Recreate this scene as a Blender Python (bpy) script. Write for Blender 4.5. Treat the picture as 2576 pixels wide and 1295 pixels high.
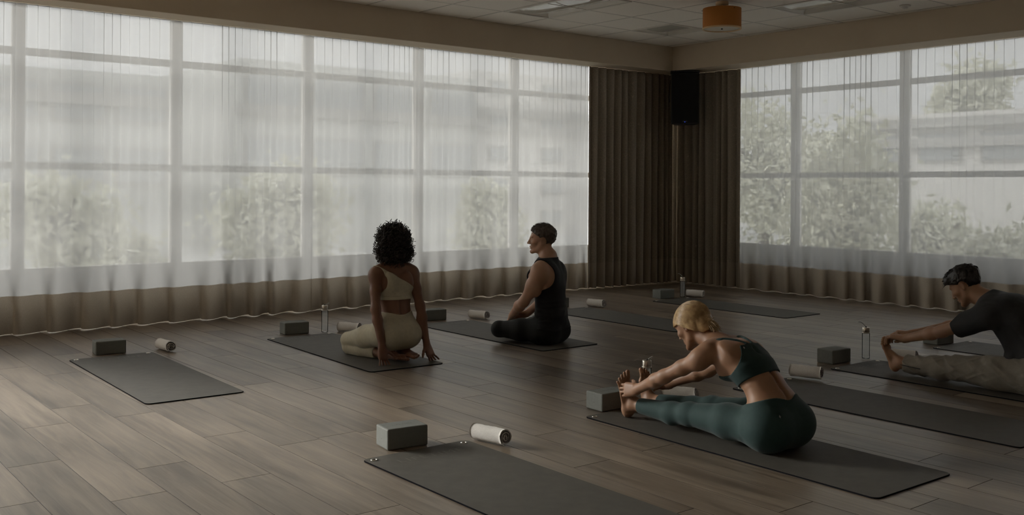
import bpy, bmesh, math, random
import numpy as np
from mathutils import Vector, Matrix
random.seed(7)
S = bpy.context.scene
for o in list(bpy.data.objects): bpy.data.objects.remove(o)
PI = math.pi
# ------------------------------------------------------------------ camera
F, YAW, YH, CH, ROLL, CX = 2475.1, .67319, 471.3, 1.30, .00612, 1288.0
cd = bpy.data.cameras.new('camera'); cam = bpy.data.objects.new('camera', cd); S.collection.objects.link(cam)
cam.location = (0, 0, CH)
cam.rotation_euler = (Matrix.Rotation(-YAW, 3, 'Z') @ Matrix.Rotation(PI/2, 3, 'X') @ Matrix.Rotation(ROLL, 3, 'Z')).to_euler()
cd.sensor_fit = 'HORIZONTAL'; cd.sensor_width = 36; cd.lens = 36*F/2576
cd.shift_y = -(647.5-YH)/2576; cd.clip_start = .05; cd.clip_end = 400
S.camera = cam
cY, sY, cR, sR = math.cos(YAW), math.sin(YAW), math.cos(ROLL), math.sin(ROLL)
def ray(u, v):
    a, b = u-CX, v-YH
    x = (a*cR+b*sR)/F; y = (-a*sR+b*cR)/F
    return np.array([x*cY+sY, -x*sY+cY, -y])
C0 = np.array([0, 0, CH])
def on_floor(u, v, z=0.): r = ray(u, v); return C0+r*(z-CH)/r[2]
def on_y(u, v, Y): r = ray(u, v); return C0+r*Y/r[1]
def on_x(u, v, X): r = ray(u, v); return C0+r*X/r[0]
# ------------------------------------------------------------------ light and exposure
S.view_settings.view_transform = 'Standard'; S.view_settings.look = 'None'
S.view_settings.gamma = 1; S.view_settings.exposure = 0.88
try: S.view_settings.use_curve_mapping = False
except Exception: pass
SKY_STRENGTH = 3.5
SUN_STRENGTH = 6.6
w = bpy.data.worlds.new('overcast_sky'); S.world = w; w.use_nodes = True
wn = w.node_tree; bg = wn.nodes['Background']
bg.inputs['Strength'].default_value = SKY_STRENGTH
# plain overcast sky: brightness rises smoothly from the horizon to the zenith (CIE overcast)
tc = wn.nodes.new('ShaderNodeTexCoord'); sp = wn.nodes.new('ShaderNodeSeparateXYZ')
mr = wn.nodes.new('ShaderNodeMapRange'); cr_ = wn.nodes.new('ShaderNodeMix'); cr_.data_type = 'RGBA'
wn.links.new(tc.outputs['Generated'], sp.inputs[0]); wn.links.new(sp.outputs['Z'], mr.inputs['Value'])
mr.inputs['From Min'].default_value = 0; mr.inputs['From Max'].default_value = 1
wn.links.new(mr.outputs[0], cr_.inputs[0])
cr_.inputs[6].default_value = (1.0, 1.005, 1.02, 1); cr_.inputs[7].default_value = (1.6, 1.62, 1.66, 1)
wn.links.new(cr_.outputs[2], bg.inputs['Color'])
sun = bpy.data.lights.new('hazy_sun', 'SUN'); sun.energy = SUN_STRENGTH; sun.angle = math.radians(26); sun.color = (1, .965, .92)
so = bpy.data.objects.new('hazy_sun', sun); S.collection.objects.link(so)
so.rotation_euler = Vector((.45, -.80, -.41)).to_track_quat('-Z', 'Y').to_euler(); so.location = (3, 14, 9)
# ------------------------------------------------------------------ helpers
COL = S.collection
def setp(o, label=None, cat=None, group=None, kind=None):
    if label: o['label'] = label
    if cat: o['category'] = cat
    if group: o['group'] = group
    if kind: o['kind'] = kind
    return o
def empty(name, loc=(0, 0, 0), rz=0, parent=None):
    o = bpy.data.objects.new(name, None); COL.objects.link(o); o.location = loc; o.rotation_euler[2] = rz
    o.empty_display_size = .1
    if parent: o.parent = parent
    return o
def link(name, me, parent=None, loc=(0, 0, 0), rz=0):
    o = bpy.data.objects.new(name, me); COL.objects.link(o); o.location = loc; o.rotation_euler[2] = rz
    if parent: o.parent = parent
    return o
def mesh(name, verts, faces, mat=None, smooth=False):
    me = bpy.data.meshes.new(name); me.from_pydata([tuple(v) for v in verts], [], [tuple(f) for f in faces]); me.update()
    if mat: me.materials.append(mat)
    if smooth: me.shade_smooth()
    return me
def np_mesh(name, V, Q, mat=None, smooth=True):
    me = bpy.data.meshes.new(name); n = Q.shape[1]
    me.vertices.add(len(V)); me.vertices.foreach_set('co', np.ascontiguousarray(V, np.float32).ravel())
    me.loops.add(Q.size); me.loops.foreach_set('vertex_index', np.ascontiguousarray(Q, np.int32).ravel())
    me.polygons.add(len(Q)); me.polygons.foreach_set('loop_start', np.arange(0, Q.size, n, dtype=np.int32))
    me.polygons.foreach_set('loop_total', np.full(len(Q), n, np.int32))
    me.update(calc_edges=True); me.validate()
    if mat: me.materials.append(mat)
    if smooth: me.shade_smooth()
    return me
def bm_mesh(name, bm, mat=None, smooth=False):
    me = bpy.data.meshes.new(name); bmesh.ops.recalc_face_normals(bm, faces=bm.faces); bm.to_mesh(me); bm.free()
    if mat: me.materials.append(mat)
    if smooth: me.shade_smooth()
    return me
def bm_box(bm, lo, hi, bev=0, seg=1):
    lo, hi = Vector(lo), Vector(hi)
    r = bmesh.ops.create_cube(bm, size=1); vs = r['verts']
    for v in vs: v.co = Vector(((v.co.x+.5)*(hi.x-lo.x)+lo.x, (v.co.y+.5)*(hi.y-lo.y)+lo.y, (v.co.z+.5)*(hi.z-lo.z)+lo.z))
    if bev:
        es = list({e for v in vs for e in v.link_edges})
        bmesh.ops.bevel(bm, geom=es, offset=bev, segments=seg, profile=.5, affect='EDGES')
def box(name, lo, hi, mat, parent=None, bev=0, seg=1, smooth=False):
    bm = bmesh.new(); bm_box(bm, lo, hi, bev, seg); return link(name, bm_mesh(name, bm, mat, smooth), parent)
def lathe(name, prof, mat, n=24, parent=None, smooth=True, loc=(0, 0, 0)):
    V, Fc = [], []
    for r, z in prof:
        for i in range(n): a = 2*PI*i/n; V.append((r*math.cos(a), r*math.sin(a), z))
    m = len(prof)
    for j in range(m-1):
        for i in range(n): Fc.append((j*n+i, j*n+(i+1) % n, (j+1)*n+(i+1) % n, (j+1)*n+i))
    me = mesh(name, V, Fc, mat, smooth)
    return link(name, me, parent, loc)
def tube_arrays(pts, rad, n=6, closed=False, cap=True):
    P = np.asarray(pts, float); m = len(P); rad = np.broadcast_to(np.asarray(rad, float), (m,))
    T = np.gradient(P, axis=0)
    if closed: T = np.roll(P, -1, 0)-np.roll(P, 1, 0)
    T /= np.linalg.norm(T, axis=1)[:, None]+1e-12
    ref = np.array([0, 0, 1.]) if abs(T[0][2]) < .9 else np.array([1., 0, 0])
    N = np.zeros_like(P); nn = np.cross(T[0], ref); nn /= np.linalg.norm(nn)
    for i in range(m):
        nn = nn-T[i]*nn.dot(T[i]); nn /= np.linalg.norm(nn)+1e-12; N[i] = nn
    B = np.cross(T, N); a = 2*PI*np.arange(n)/n
    V = P[:, None]+rad[:, None, None]*(np.cos(a)[None, :, None]*N[:, None]+np.sin(a)[None, :, None]*B[:, None])
    V = V.reshape(-1, 3); Q = []
    for j in range(m if closed else m-1):
        k = (j+1) % m
        for i in range(n): Q.append((j*n+i, j*n+(i+1) % n, k*n+(i+1) % n, k*n+i))
    if cap and not closed:
        V = np.vstack([V, P[0], P[-1]]); c0, c1 = m*n, m*n+1
        for i in range(n):
            Q.append(((i+1) % n, i, c0, c0)); Q.append(((m-1)*n+i, (m-1)*n+(i+1) % n, c1, c1))
    return V, Q
def tube(name, pts, rad, mat, parent=None, n=8, closed=False):
    V, Q = tube_arrays(pts, rad, n, closed)
    Fc = [tuple(dict.fromkeys(q)) for q in Q]
    return link(name, mesh(name, V, Fc, mat, True), parent)
# ------------------------------------------------------------------ materials
MATS = {}
def mat(name, col, rough=.6, spec=.5, **kw):
    m = bpy.data.materials.new(name); m.use_nodes = True; b = m.node_tree.nodes['Principled BSDF']
    b.inputs['Base Color'].default_value = (*col, 1); b.inputs['Roughness'].default_value = rough
    b.inputs['Specular IOR Level'].default_value = spec
    for k, v in kw.items(): b.inputs[k.replace('_', ' ')].default_value = v
    MATS[name] = m; return m
def N(m, t, **kw):
    n = m.node_tree.nodes.new(t)
    for k, v in kw.items(): setattr(n, k, v)
    return n
def L(m, a, b): m.node_tree.links.new(a, b)
def noise_col(m, c1, c2, scale, detail=4, stretch=None, coord='Object', bump=0, bscale=None, rough=.6):
    b = m.node_tree.nodes['Principled BSDF']
    t = N(m, 'ShaderNodeTexCoord'); mp = N(m, 'ShaderNodeMapping'); nz = N(m, 'ShaderNodeTexNoise'); rp = N(m, 'ShaderNodeValToRGB')
    L(m, t.outputs[coord], mp.inputs[0]); L(m, mp.outputs[0], nz.inputs['Vector'])
    if stretch: mp.inputs['Scale'].default_value = stretch
    nz.inputs['Scale'].default_value = scale; nz.inputs['Detail'].default_value = detail; nz.inputs['Roughness'].default_value = rough
    rp.color_ramp.elements[0].position = .3; rp.color_ramp.elements[1].position = .7
    rp.color_ramp.elements[0].color = (*c1, 1); rp.color_ramp.elements[1].color = (*c2, 1)
    L(m, nz.outputs['Fac'], rp.inputs[0]); L(m, rp.outputs[0], b.inputs['Base Color'])
    if bump:
        n2 = N(m, 'ShaderNodeTexNoise'); n2.inputs['Scale'].default_value = bscale or scale*4; n2.inputs['Detail'].default_value = 3
        L(m, mp.outputs[0], n2.inputs['Vector']); bp = N(m, 'ShaderNodeBump'); bp.inputs['Strength'].default_value = bump; bp.inputs['Distance'].default_value = .004
        L(m, n2.outputs['Fac'], bp.inputs['Height']); L(m, bp.outputs[0], b.inputs['Normal'])
    return m
# floor: oak-look vinyl planks, satin coat. Each plank object varies through Object Info random.
def floor_mat():
    m = mat('oak_vinyl', (.2, .16, .12), .42, .5); b = m.node_tree.nodes['Principled BSDF']
    g = N(m, 'ShaderNodeNewGeometry'); oi = N(m, 'ShaderNodeObjectInfo')
    mp = N(m, 'ShaderNodeMapping'); mp.inputs['Scale'].default_value = (26, 1.5, 1)
    cmb = N(m, 'ShaderNodeCombineXYZ'); mul = N(m, 'ShaderNodeMath', operation='MULTIPLY'); mul.inputs[1].default_value = 40
    L(m, oi.outputs['Random'], mul.inputs[0]); L(m, mul.outputs[0], cmb.inputs[1]); L(m, mul.outputs[0], cmb.inputs[2])
    add = N(m, 'ShaderNodeVectorMath', operation='ADD'); L(m, g.outputs['Position'], add.inputs[0]); L(m, cmb.outputs[0], add.inputs[1])
    L(m, add.outputs[0], mp.inputs[0])
    n1 = N(m, 'ShaderNodeTexNoise'); n1.inputs['Scale'].default_value = 1; n1.inputs['Detail'].default_value = 8; n1.inputs['Roughness'].default_value = .65; n1.inputs['Distortion'].default_value = .8
    L(m, mp.outputs[0], n1.inputs['Vector'])
    mp2 = N(m, 'ShaderNodeMapping'); mp2.inputs['Scale'].default_value = (4.0, .8, 1); L(m, add.outputs[0], mp2.inputs[0])
    n2 = N(m, 'ShaderNodeTexNoise'); n2.inputs['Scale'].default_value = 1; n2.inputs['Detail'].default_value = 3; L(m, mp2.outputs[0], n2.inputs['Vector'])
    rp = N(m, 'ShaderNodeValToRGB'); e = rp.color_ramp.elements; e[0].position = .36; e[0].color = (.092, .067, .047, 1); e[1].position = .66; e[1].color = (.305, .246, .185, 1)
    mx = N(m, 'ShaderNodeMath', operation='MULTIPLY_ADD'); mx.inputs[1].default_value = .55; L(m, n1.outputs['Fac'], mx.inputs[0])
    m2 = N(m, 'ShaderNodeMath', operation='MULTIPLY'); m2.inputs[1].default_value = .45; L(m, n2.outputs['Fac'], m2.inputs[0]); L(m, m2.outputs[0], mx.inputs[2])
    L(m, mx.outputs[0], rp.inputs[0])
    hs = N(m, 'ShaderNodeHueSaturation'); vr = N(m, 'ShaderNodeMapRange'); vr.inputs['To Min'].default_value = .82; vr.inputs['To Max'].default_value = 1.15
    L(m, oi.outputs['Random'], vr.inputs['Value']); L(m, vr.outputs[0], hs.inputs['Value']); L(m, rp.outputs[0], hs.inputs['Color']); L(m, hs.outputs[0], b.inputs['Base Color'])
    rr = N(m, 'ShaderNodeMapRange'); rr.inputs['To Min'].default_value = .30; rr.inputs['To Max'].default_value = .50; L(m, n1.outputs['Fac'], rr.inputs['Value']); L(m, rr.outputs[0], b.inputs['Roughness'])
    bp = N(m, 'ShaderNodeBump'); bp.inputs['Strength'].default_value = .12; bp.inputs['Distance'].default_value = .002; L(m, n1.outputs['Fac'], bp.inputs['Height']); L(m, bp.outputs[0], b.inputs['Normal'])
    b.inputs['Coat Weight'].default_value = .15; b.inputs['Coat Roughness'].default_value = .32; b.inputs['Coat IOR'].default_value = 1.6
    return m
M_floor = floor_mat()
M_groove = mat('plank_joint', (.05, .038, .028), .8, .2)
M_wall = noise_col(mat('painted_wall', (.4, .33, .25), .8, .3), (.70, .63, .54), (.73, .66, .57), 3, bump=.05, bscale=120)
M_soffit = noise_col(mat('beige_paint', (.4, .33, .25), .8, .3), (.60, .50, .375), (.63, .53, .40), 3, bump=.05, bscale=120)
M_tile = noise_col(mat('ceiling_tile', (.6, .56, .5), .95, .1), (.88, .82, .73), (.93, .87, .78), 90, bump=.35, bscale=220)
M_grid = mat('ceiling_grid', (.62, .57, .5), .5, .4)
M_frame = mat('window_frame', (.78, .74, .69), .5, .4)
M_sill = mat('window_sill_white', (.75, .72, .68), .5, .4)
M_knee = mat('pale_wall', (.90, .88, .85), .8, .2)
def sheer_mat():
    m = bpy.data.materials.new('sheer_voile'); m.use_nodes = True; nt = m.node_tree; nt.nodes.clear()
    out = N(m, 'ShaderNodeOutputMaterial'); tr = N(m, 'ShaderNodeBsdfTransparent'); tl = N(m, 'ShaderNodeBsdfTranslucent'); df = N(m, 'ShaderNodeBsdfDiffuse')
    tr.inputs[0].default_value = (1, 1, 1, 1); tl.inputs[0].default_value = (.117, .1165, .115, 1); df.inputs[0].default_value = (.5, .48, .45, 1)
    m1 = N(m, 'ShaderNodeMixShader'); m1.inputs[0].default_value = .25; L(m, tl.outputs[0], m1.inputs[1]); L(m, df.outputs[0], m1.inputs[2])
    m2 = N(m, 'ShaderNodeMixShader'); L(m, m1.outputs[0], m2.inputs[2]); L(m, tr.outputs[0], m2.inputs[1])
    # fine vertical and horizontal thread variation
    t = N(m, 'ShaderNodeTexCoord'); mp = N(m, 'ShaderNodeMapping'); mp.inputs['Scale'].default_value = (120, 120, 6)
    nz = N(m, 'ShaderNodeTexNoise'); nz.inputs['Scale'].default_value = 1; nz.inputs['Detail'].default_value = 2
    L(m, t.outputs['Object'], mp.inputs[0]); L(m, mp.outputs[0], nz.inputs['Vector'])
    r = N(m, 'ShaderNodeMapRange'); r.inputs['To Min'].default_value = .950; r.inputs['To Max'].default_value = .966; L(m, nz.outputs['Fac'], r.inputs['Value']); L(m, r.outputs[0], m2.inputs[0])
    L(m, m2.outputs[0], out.inputs[0]); return m
M_sheer = sheer_mat()
def drape_mat(name, c1, c2, crackle, transl):
    m = mat(name, c1, .95, .1); nt = m.node_tree; b = nt.nodes['Principled BSDF']; out = nt.nodes['Material Output']
    t = N(m, 'ShaderNodeTexCoord'); mp = N(m, 'ShaderNodeMapping'); L(m, t.outputs['Object'], mp.inputs[0]); mp.inputs['Scale'].default_value = (1, 1, .25)
    nz = N(m, 'ShaderNodeTexNoise'); nz.inputs['Scale'].default_value = 260; nz.inputs['Detail'].default_value = 2; L(m, t.outputs['Object'], nz.inputs['Vector'])
    rp = N(m, 'ShaderNodeValToRGB'); rp.color_ramp.elements[0].color = (*c1, 1); rp.color_ramp.elements[1].color = (*c2, 1); rp.color_ramp.elements[0].position = .35; rp.color_ramp.elements[1].position = .65
    L(m, nz.outputs['Fac'], rp.inputs[0]); src = rp.outputs[0]
    if crackle:
        vo = N(m, 'ShaderNodeTexVoronoi', feature='DISTANCE_TO_EDGE'); vo.inputs['Scale'].default_value = 26; L(m, t.outputs['Object'], vo.inputs['Vector'])
        gt = N(m, 'ShaderNodeMath', operation='LESS_THAN'); gt.inputs[1].default_value = .022; L(m, vo.outputs['Distance'], gt.inputs[0])
        mm = N(m, 'ShaderNodeMix', data_type='RGBA'); L(m, gt.outputs[0], mm.inputs[0]); L(m, src, mm.inputs[6]); mm.inputs[7].default_value = (*[c*1.25 for c in c2], 1); src = mm.outputs[2]
    L(m, src, b.inputs['Base Color'])
    tl = N(m, 'ShaderNodeBsdfTranslucent'); tl.inputs[0].default_value = (*c2, 1); mx = N(m, 'ShaderNodeMixShader'); mx.inputs[0].default_value = transl
    L(m, b.outputs[0], mx.inputs[1]); L(m, tl.outputs[0], mx.inputs[2]); L(m, mx.outputs[0], out.inputs[0])
    return m
M_band = drape_mat('taupe_linen_band', (.33, .285, .230), (.41, .357, .292), False, .07)
M_drape = drape_mat('taupe_drape', (.19, .157, .117), (.25, .208, .157), True, .015)
M_drape_band = drape_mat('taupe_drape_band', (.23, .19, .145), (.29, .243, .187), False, .015)
def glass_mat(name, tint=(1, 1, 1), ior=1.45, rough=.0, scale=1.0):
    m = bpy.data.materials.new(name); m.use_nodes = True; nt = m.node_tree; nt.nodes.clear()
    out = N(m, 'ShaderNodeOutputMaterial'); tr = N(m, 'ShaderNodeBsdfTransparent'); gl = N(m, 'ShaderNodeBsdfGlossy'); fr = N(m, 'ShaderNodeFresnel')
    tr.inputs[0].default_value = (*tint, 1); gl.inputs['Roughness'].default_value = rough; fr.inputs[0].default_value = ior
    mx = N(m, 'ShaderNodeMixShader'); L(m, fr.outputs[0], mx.inputs[0]); L(m, tr.outputs[0], mx.inputs[1]); L(m, gl.outputs[0], mx.inputs[2]); L(m, mx.outputs[0], out.inputs[0]); return m
M_pane = glass_mat('window_glass', (.97, .98, .97))
M_bottle = glass_mat('bottle_glass', (.99, .995, .993), 1.22, .05)
def brightener_mat():
    m = bpy.data.materials.new('bottle_brightener'); m.use_nodes = True; m.node_tree.nodes.clear()
    out = N(m, 'ShaderNodeOutputMaterial'); tr = N(m, 'ShaderNodeBsdfTransparent'); tl = N(m, 'ShaderNodeBsdfTranslucent'); df = N(m, 'ShaderNodeBsdfDiffuse'); tl.inputs[0].default_value = (.95, .97, 1, 1); df.inputs[0].default_value = (.9, .92, .95, 1)
    a = N(m, 'ShaderNodeMixShader'); a.inputs[0].default_value = .35; L(m, tl.outputs[0], a.inputs[1]); L(m, df.outputs[0], a.inputs[2])
    b = N(m, 'ShaderNodeMixShader'); b.inputs[0].default_value = .22; L(m, tr.outputs[0], b.inputs[1]); L(m, a.outputs[0], b.inputs[2]); L(m, b.outputs[0], out.inputs[0]); return m
M_brightener = brightener_mat()  # whitish see-through mix standing in for the brightness of lit glass
M_steel = mat('brushed_steel', (.62, .57, .5), .28, .5, Metallic=1.0)
M_mat = noise_col(mat('mat_rubber', (.06, .058, .05), .62, .45), (.072, .066, .054), (.092, .084, .069), 14, 5, bump=.25, bscale=900)
M_matedge = mat('mat_underside', (.012, .012, .014), 1.0, .0)
M_print = mat('mat_print', (.115, .108, .090), .55, .45)
M_ring = mat('grommet_metal', (.75, .72, .66), .25, .5, Metallic=1.0)
M_block = noise_col(mat('grey_foam', (.17, .175, .165), .75, .3), (.165, .17, .155), (.185, .19, .175), 60, 3, bump=.12, bscale=500)
M_mark = mat('block_print', (.07, .07, .065), .7, .3)
def towel_mat():
    m = mat('terry_towel', (.72, .66, .6), .95, .1); noise_col(m, (.76, .72, .67), (.93, .89, .84), 240, 3, bump=1.0, bscale=420)
    m.node_tree.nodes['Principled BSDF'].inputs['Sheen Weight'].default_value = .25; return m
M_towel = towel_mat()
M_lampshade = mat('amber_lampshade', (.50, .19, .045), .7, .3)
M_lampin = mat('lamp_diffuser', (.72, .66, .56), .5, .4)
M_trim_metal = mat('pale_lamp_rim', (.80, .55, .30), .45, .5)
M_black = mat('speaker_black', (.012, .012, .012), .45, .5)
M_grille = mat('speaker_grille', (.006, .006, .006), .7, .3)
M_blue = mat('status_light', (.02, .05, .4), .4, .5); M_blue.node_tree.nodes['Principled BSDF'].inputs['Emission Color'].default_value = (.05, .12, 1, 1); M_blue.node_tree.nodes['Principled BSDF'].inputs['Emission Strength'].default_value = 1.2
M_lens = noise_col(mat('light_lens', (.66, .64, .56), .10, 1.0), (.60, .585, .51), (.66, .64, .56), 8)
M_trofwhite = mat('fixture_white', (.68, .63, .55), .45, .5)
M_white = mat('white_plastic', (.7, .66, .6), .5, .4)
M_dark = mat('dark_plastic', (.02, .02, .02), .5, .4)
M_strap = mat('grey_strap', (.55, .55, .53), .5, .4)
# ------------------------------------------------------------------ room shell
YC, XC = 9.31, 10.34             # curtain planes
YW, XW = 10.05, 11.08             # window planes
ZS, ZC = 2.87, 3.19              # soffit underside, ceiling
ZH = 3.36                        # window head, up in the curtain pocket
YB, XB = 8.975, 9.895            # bulkhead faces
X0, Y0 = -3.2, -3.0
floor = setp(box('floor', (X0, Y0, -.06), (XW+.1, YW+.1, -.004), M_floor), kind='structure')
# planks that the photograph shows, each one an object
PW, PL = .2305, 1.531
known = {0: 4.965, 1: 4.181, 2: 4.584, 3: 4.157, 4: 4.958, 5: 4.570, -1: 4.37}
plank_cache = {}
def plank_mesh(w_, l_):
    key = (round(w_, 3), round(l_, 3))
    if key not in plank_cache:
        g, z0, z1 = .0007, -.0035, 0.
        b_ = .0012
        V = []
        for (z, i) in ((z0, 0), (z1-b_, 0), (z1, b_)):
            V += [(g+i, g+i, z), (w_-g-i, g+i, z), (w_-g-i, l_-g-i, z), (g+i, l_-g-i, z)]
        Fc = [(8, 9, 10, 11)]
        for k in (0, 4):
            for a in range(4): Fc.append((k+a, k+(a+1) % 4, k+4+(a+1) % 4, k+4+a))
        me = mesh('plank', V, Fc, M_floor); me.materials.append(M_groove)
        for p in list(me.polygons)[1:]: p.material_index = 1
        plank_cache[key] = me
    return plank_cache[key]
rp_ = random.Random(3)
for c in range(-2, 41):
    x = 1.0065+PW*c
    if x+PW > XW: continue
    base = known.get(c, 4.2+rp_.random()*PL)
    y = base-PL*3
    while y < YW:
        a, b = max(y, 1.35), min(y+PL, YW+.05)
        # keep to the wedge of floor the photograph shows
        far = b > 4.28-(x-.84)*.77-1.2 and b-a > .02
        if far and b > 1.35:
            o = link('plank', plank_mesh(PW, b-a), floor, (x, a, 0))
        y += PL
# walls
def add_walls():
    bm = bmesh.new()
    bm_box(bm, (X0, YW-.06, ZH), (XW+.2, YW+.12, ZC+.3))            # header above the glass
    bm_box(bm, (9.52, YW-.05, 0), (XW+.2, YW+.12, ZH))                  # corner pier
    setp(link('wall_left', bm_mesh('wall_left', bm, M_wall)), kind='structure')
    bm = bmesh.new()
    bm_box(bm, (XW-.06, Y0, ZH), (XW+.12, YW, ZC+.3))
    bm_box(bm, (XW-.05, 8.95, 0), (XW+.12, YW, ZH))
    bm_box(bm, (XW-.05, Y0, 0), (XW+.12, 2.70, ZH))
    setp(link('wall_right', bm_mesh('wall_right', bm, M_wall)), kind='structure')
    bm = bmesh.new(); bm_box(bm, (X0, YW-.05, 0), (9.52, YW+.10, .435)); bm_box(bm, (X0, YW-.062, 0), (9.52, YW-.05, .10), .004)
    setp(link('trim_1', bm_mesh('trim_1', bm, M_knee)), kind='structure')
    bm = bmesh.new(); bm_box(bm, (XW-.05, 2.70, 0), (XW+.10, 8.95, .47)); bm_box(bm, (XW-.062, 2.70, 0), (XW-.05, 8.95, .10), .004)
    setp(link('trim_2', bm_mesh('trim_2', bm, M_knee)), kind='structure')
    setp(box('wall_back', (X0-.1, Y0-.1, 0), (XW+.1, Y0, ZC+.3), M_wall), kind='structure')
    setp(box('wall_side', (X0-.1, Y0, 0), (X0, YW+.1, ZC+.3), M_wall), kind='structure')
add_walls()
# dropped soffit along both window walls
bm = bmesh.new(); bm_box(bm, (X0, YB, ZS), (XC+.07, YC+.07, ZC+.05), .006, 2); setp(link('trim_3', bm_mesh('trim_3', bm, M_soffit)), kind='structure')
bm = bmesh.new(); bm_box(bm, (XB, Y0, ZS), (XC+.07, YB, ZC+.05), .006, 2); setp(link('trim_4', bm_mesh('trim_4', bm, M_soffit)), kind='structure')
# ceiling: lay-in tiles on a grid
ceil = setp(box('ceiling', (X0, Y0, ZC+.045), (XB+.2, YB+.2, ZC+.12), M_grid), kind='structure')
bm = bmesh.new(); bm_box(bm, (X0, YB+.1, ZH+.06), (XW+.12, YW+.12, ZH+.14)); bm_box(bm, (XB+.1, Y0, ZH+.06), (XW+.12, YB+.1, ZH+.14)); setp(link('trim_5', bm_mesh('trim_5', bm, M_wall)), kind='structure')
TP = .652
def tile_mesh(w_, l_, g=.007):
    V = []; zt, z1, z0, i = ZC+.045, ZC+.005, ZC+.001, .006
    for z, k in ((zt, g), (z1, g), (z0, g+i)):
        V += [(k, k, z), (w_-k, k, z), (w_-k, l_-k, z), (k, l_-k, z)]
    Fc = [(11, 10, 9, 8)]
    for k in (0, 4):
        for a in range(4): Fc.append((k+a, k+4+a, k+4+(a+1) % 4, k+(a+1) % 4))
    return mesh('ceiling_tile', V, Fc, M_tile)
tm = {}
TX0, TY0 = 9.115, 8.345
trof = {(-5, -2), (-5, -1), (-2, -1), (-2, 0)}   # filled below
fixt = [(6.515, 7.041, 2), (8.463, 7.693, 1), (8.463, 5.085, 2)]     # x0, y0, tiles long
def in_fixt(x, y):
    for fx, fy, n in fixt:
        if abs(x-fx) < .2 and fy-.1 < y < fy+TP*n-.1: return True
    return False
nt_ = 0
for i in range(-12, 2):
    for j in range(-12, 2):
        xa = TX0+TP*i; ya = TY0+TP*j; xb = min(xa+TP, XB); yb = min(ya+TP, YB)
        if xb-xa < .05 or yb-ya < .05 or in_fixt(xa, ya): continue
        if (xa+.3)*.62+(ya+.3)*.78 < 7.5: continue
        key = (round(xb-xa, 3), round(yb-ya, 3))
        if key not in tm: tm[key] = tile_mesh(*key)
        link('ceiling_tile', tm[key], ceil, (xa, ya, 0)); nt_ += 1
bm = bmesh.new(); bm_box(bm, (X0, Y0, ZC+.003), (XB, TY0-13*TP, ZC+.045)); bm_box(bm, (X0, TY0-13*TP, ZC+.003), (TX0-13*TP, YB, ZC+.045))
link('ceiling_field', bm_mesh('ceiling_field', bm, M_tile), ceil)
bm = bmesh.new()
for i in range(-13, 2): x = TX0+TP*i; bm_box(bm, (x-.0075, TY0-13*TP, ZC), (x+.0075, YB, ZC+.004))
for j in range(-13, 1): y = TY0+TP*j; bm_box(bm, (TX0-13*TP, y-.0075, ZC+.0005), (XB, y+.0075, ZC+.0045))
link('ceiling_grid', bm_mesh('ceiling_grid', bm, M_grid), ceil)
# recessed light fixtures: rim, sloping reflector, lens
def fixture(x, y, n, label):
    r = empty('ceiling_light', (x, y, ZC)); setp(r, label, 'ceiling light', 'recessed ceiling light fixtures')
    w_, l_ = TP, TP*n
    def ring(name, k0, z0, k1, z1, m):
        V = [(k0, k0, z0), (w_-k0, k0, z0), (w_-k0, l_-k0, z0), (k0, l_-k0, z0), (k1, k1, z1), (w_-k1, k1, z1), (w_-k1, l_-k1, z1), (k1, l_-k1, z1)]
        return link(name, mesh(name, V, [(a, 4+a, 4+(a+1) % 4, (a+1) % 4) for a in range(4)], m), r)
    bm = bmesh.new()
    for lo, hi in (((.004, .004, -.006), (w_-.004, .04, .02)), ((.004, l_-.04, -.006), (w_-.004, l_-.004, .02)), ((.004, .04, -.006), (.04, l_-.04, .02)), ((w_-.04, .04, -.006), (w_-.004, l_-.04, .02))): bm_box(bm, lo, hi, .003)
    link('frame', bm_mesh('frame', bm, M_trofwhite), r)
    ring('reflector', .04, .0, .10, .03, M_trofwhite)
    # shallow curved lens
    V, Fc = [], []; nx = 12
    for a in range(nx+1):
        t = a/nx; xx = .10+t*(w_-.20); zz = .03-.022*math.sin(PI*t)
        V += [(xx, .10, zz), (xx, l_-.10, zz)]
    for a in range(nx): Fc.append((2*a, 2*a+1, 2*a+3, 2*a+2))
    link('lens', mesh('lens', V, Fc, M_lens, True), r)
    return r
fixture(*fixt[0], 'long recessed ceiling light with pale curved lens near the window soffit')
fixture(*fixt[1], 'recessed ceiling light partly behind the amber drum lamp')
fixture(*fixt[2], 'long recessed ceiling light beside the round ceiling detector')
# smoke detector
sd = empty('smoke_detector', (9.425, 5.377, ZC)); setp(sd, 'small round white ceiling detector on a ceiling tile', 'smoke detector')
lathe('base', [(.0, 0), (.055, 0), (.055, -.012), (.047, -.016), (.0, -.016)], M_white, 24, sd)
lathe('sensor', [(.03, -.016), (.03, -.03), (.022, -.034), (0, -.034)], M_white, 24, sd)
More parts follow.
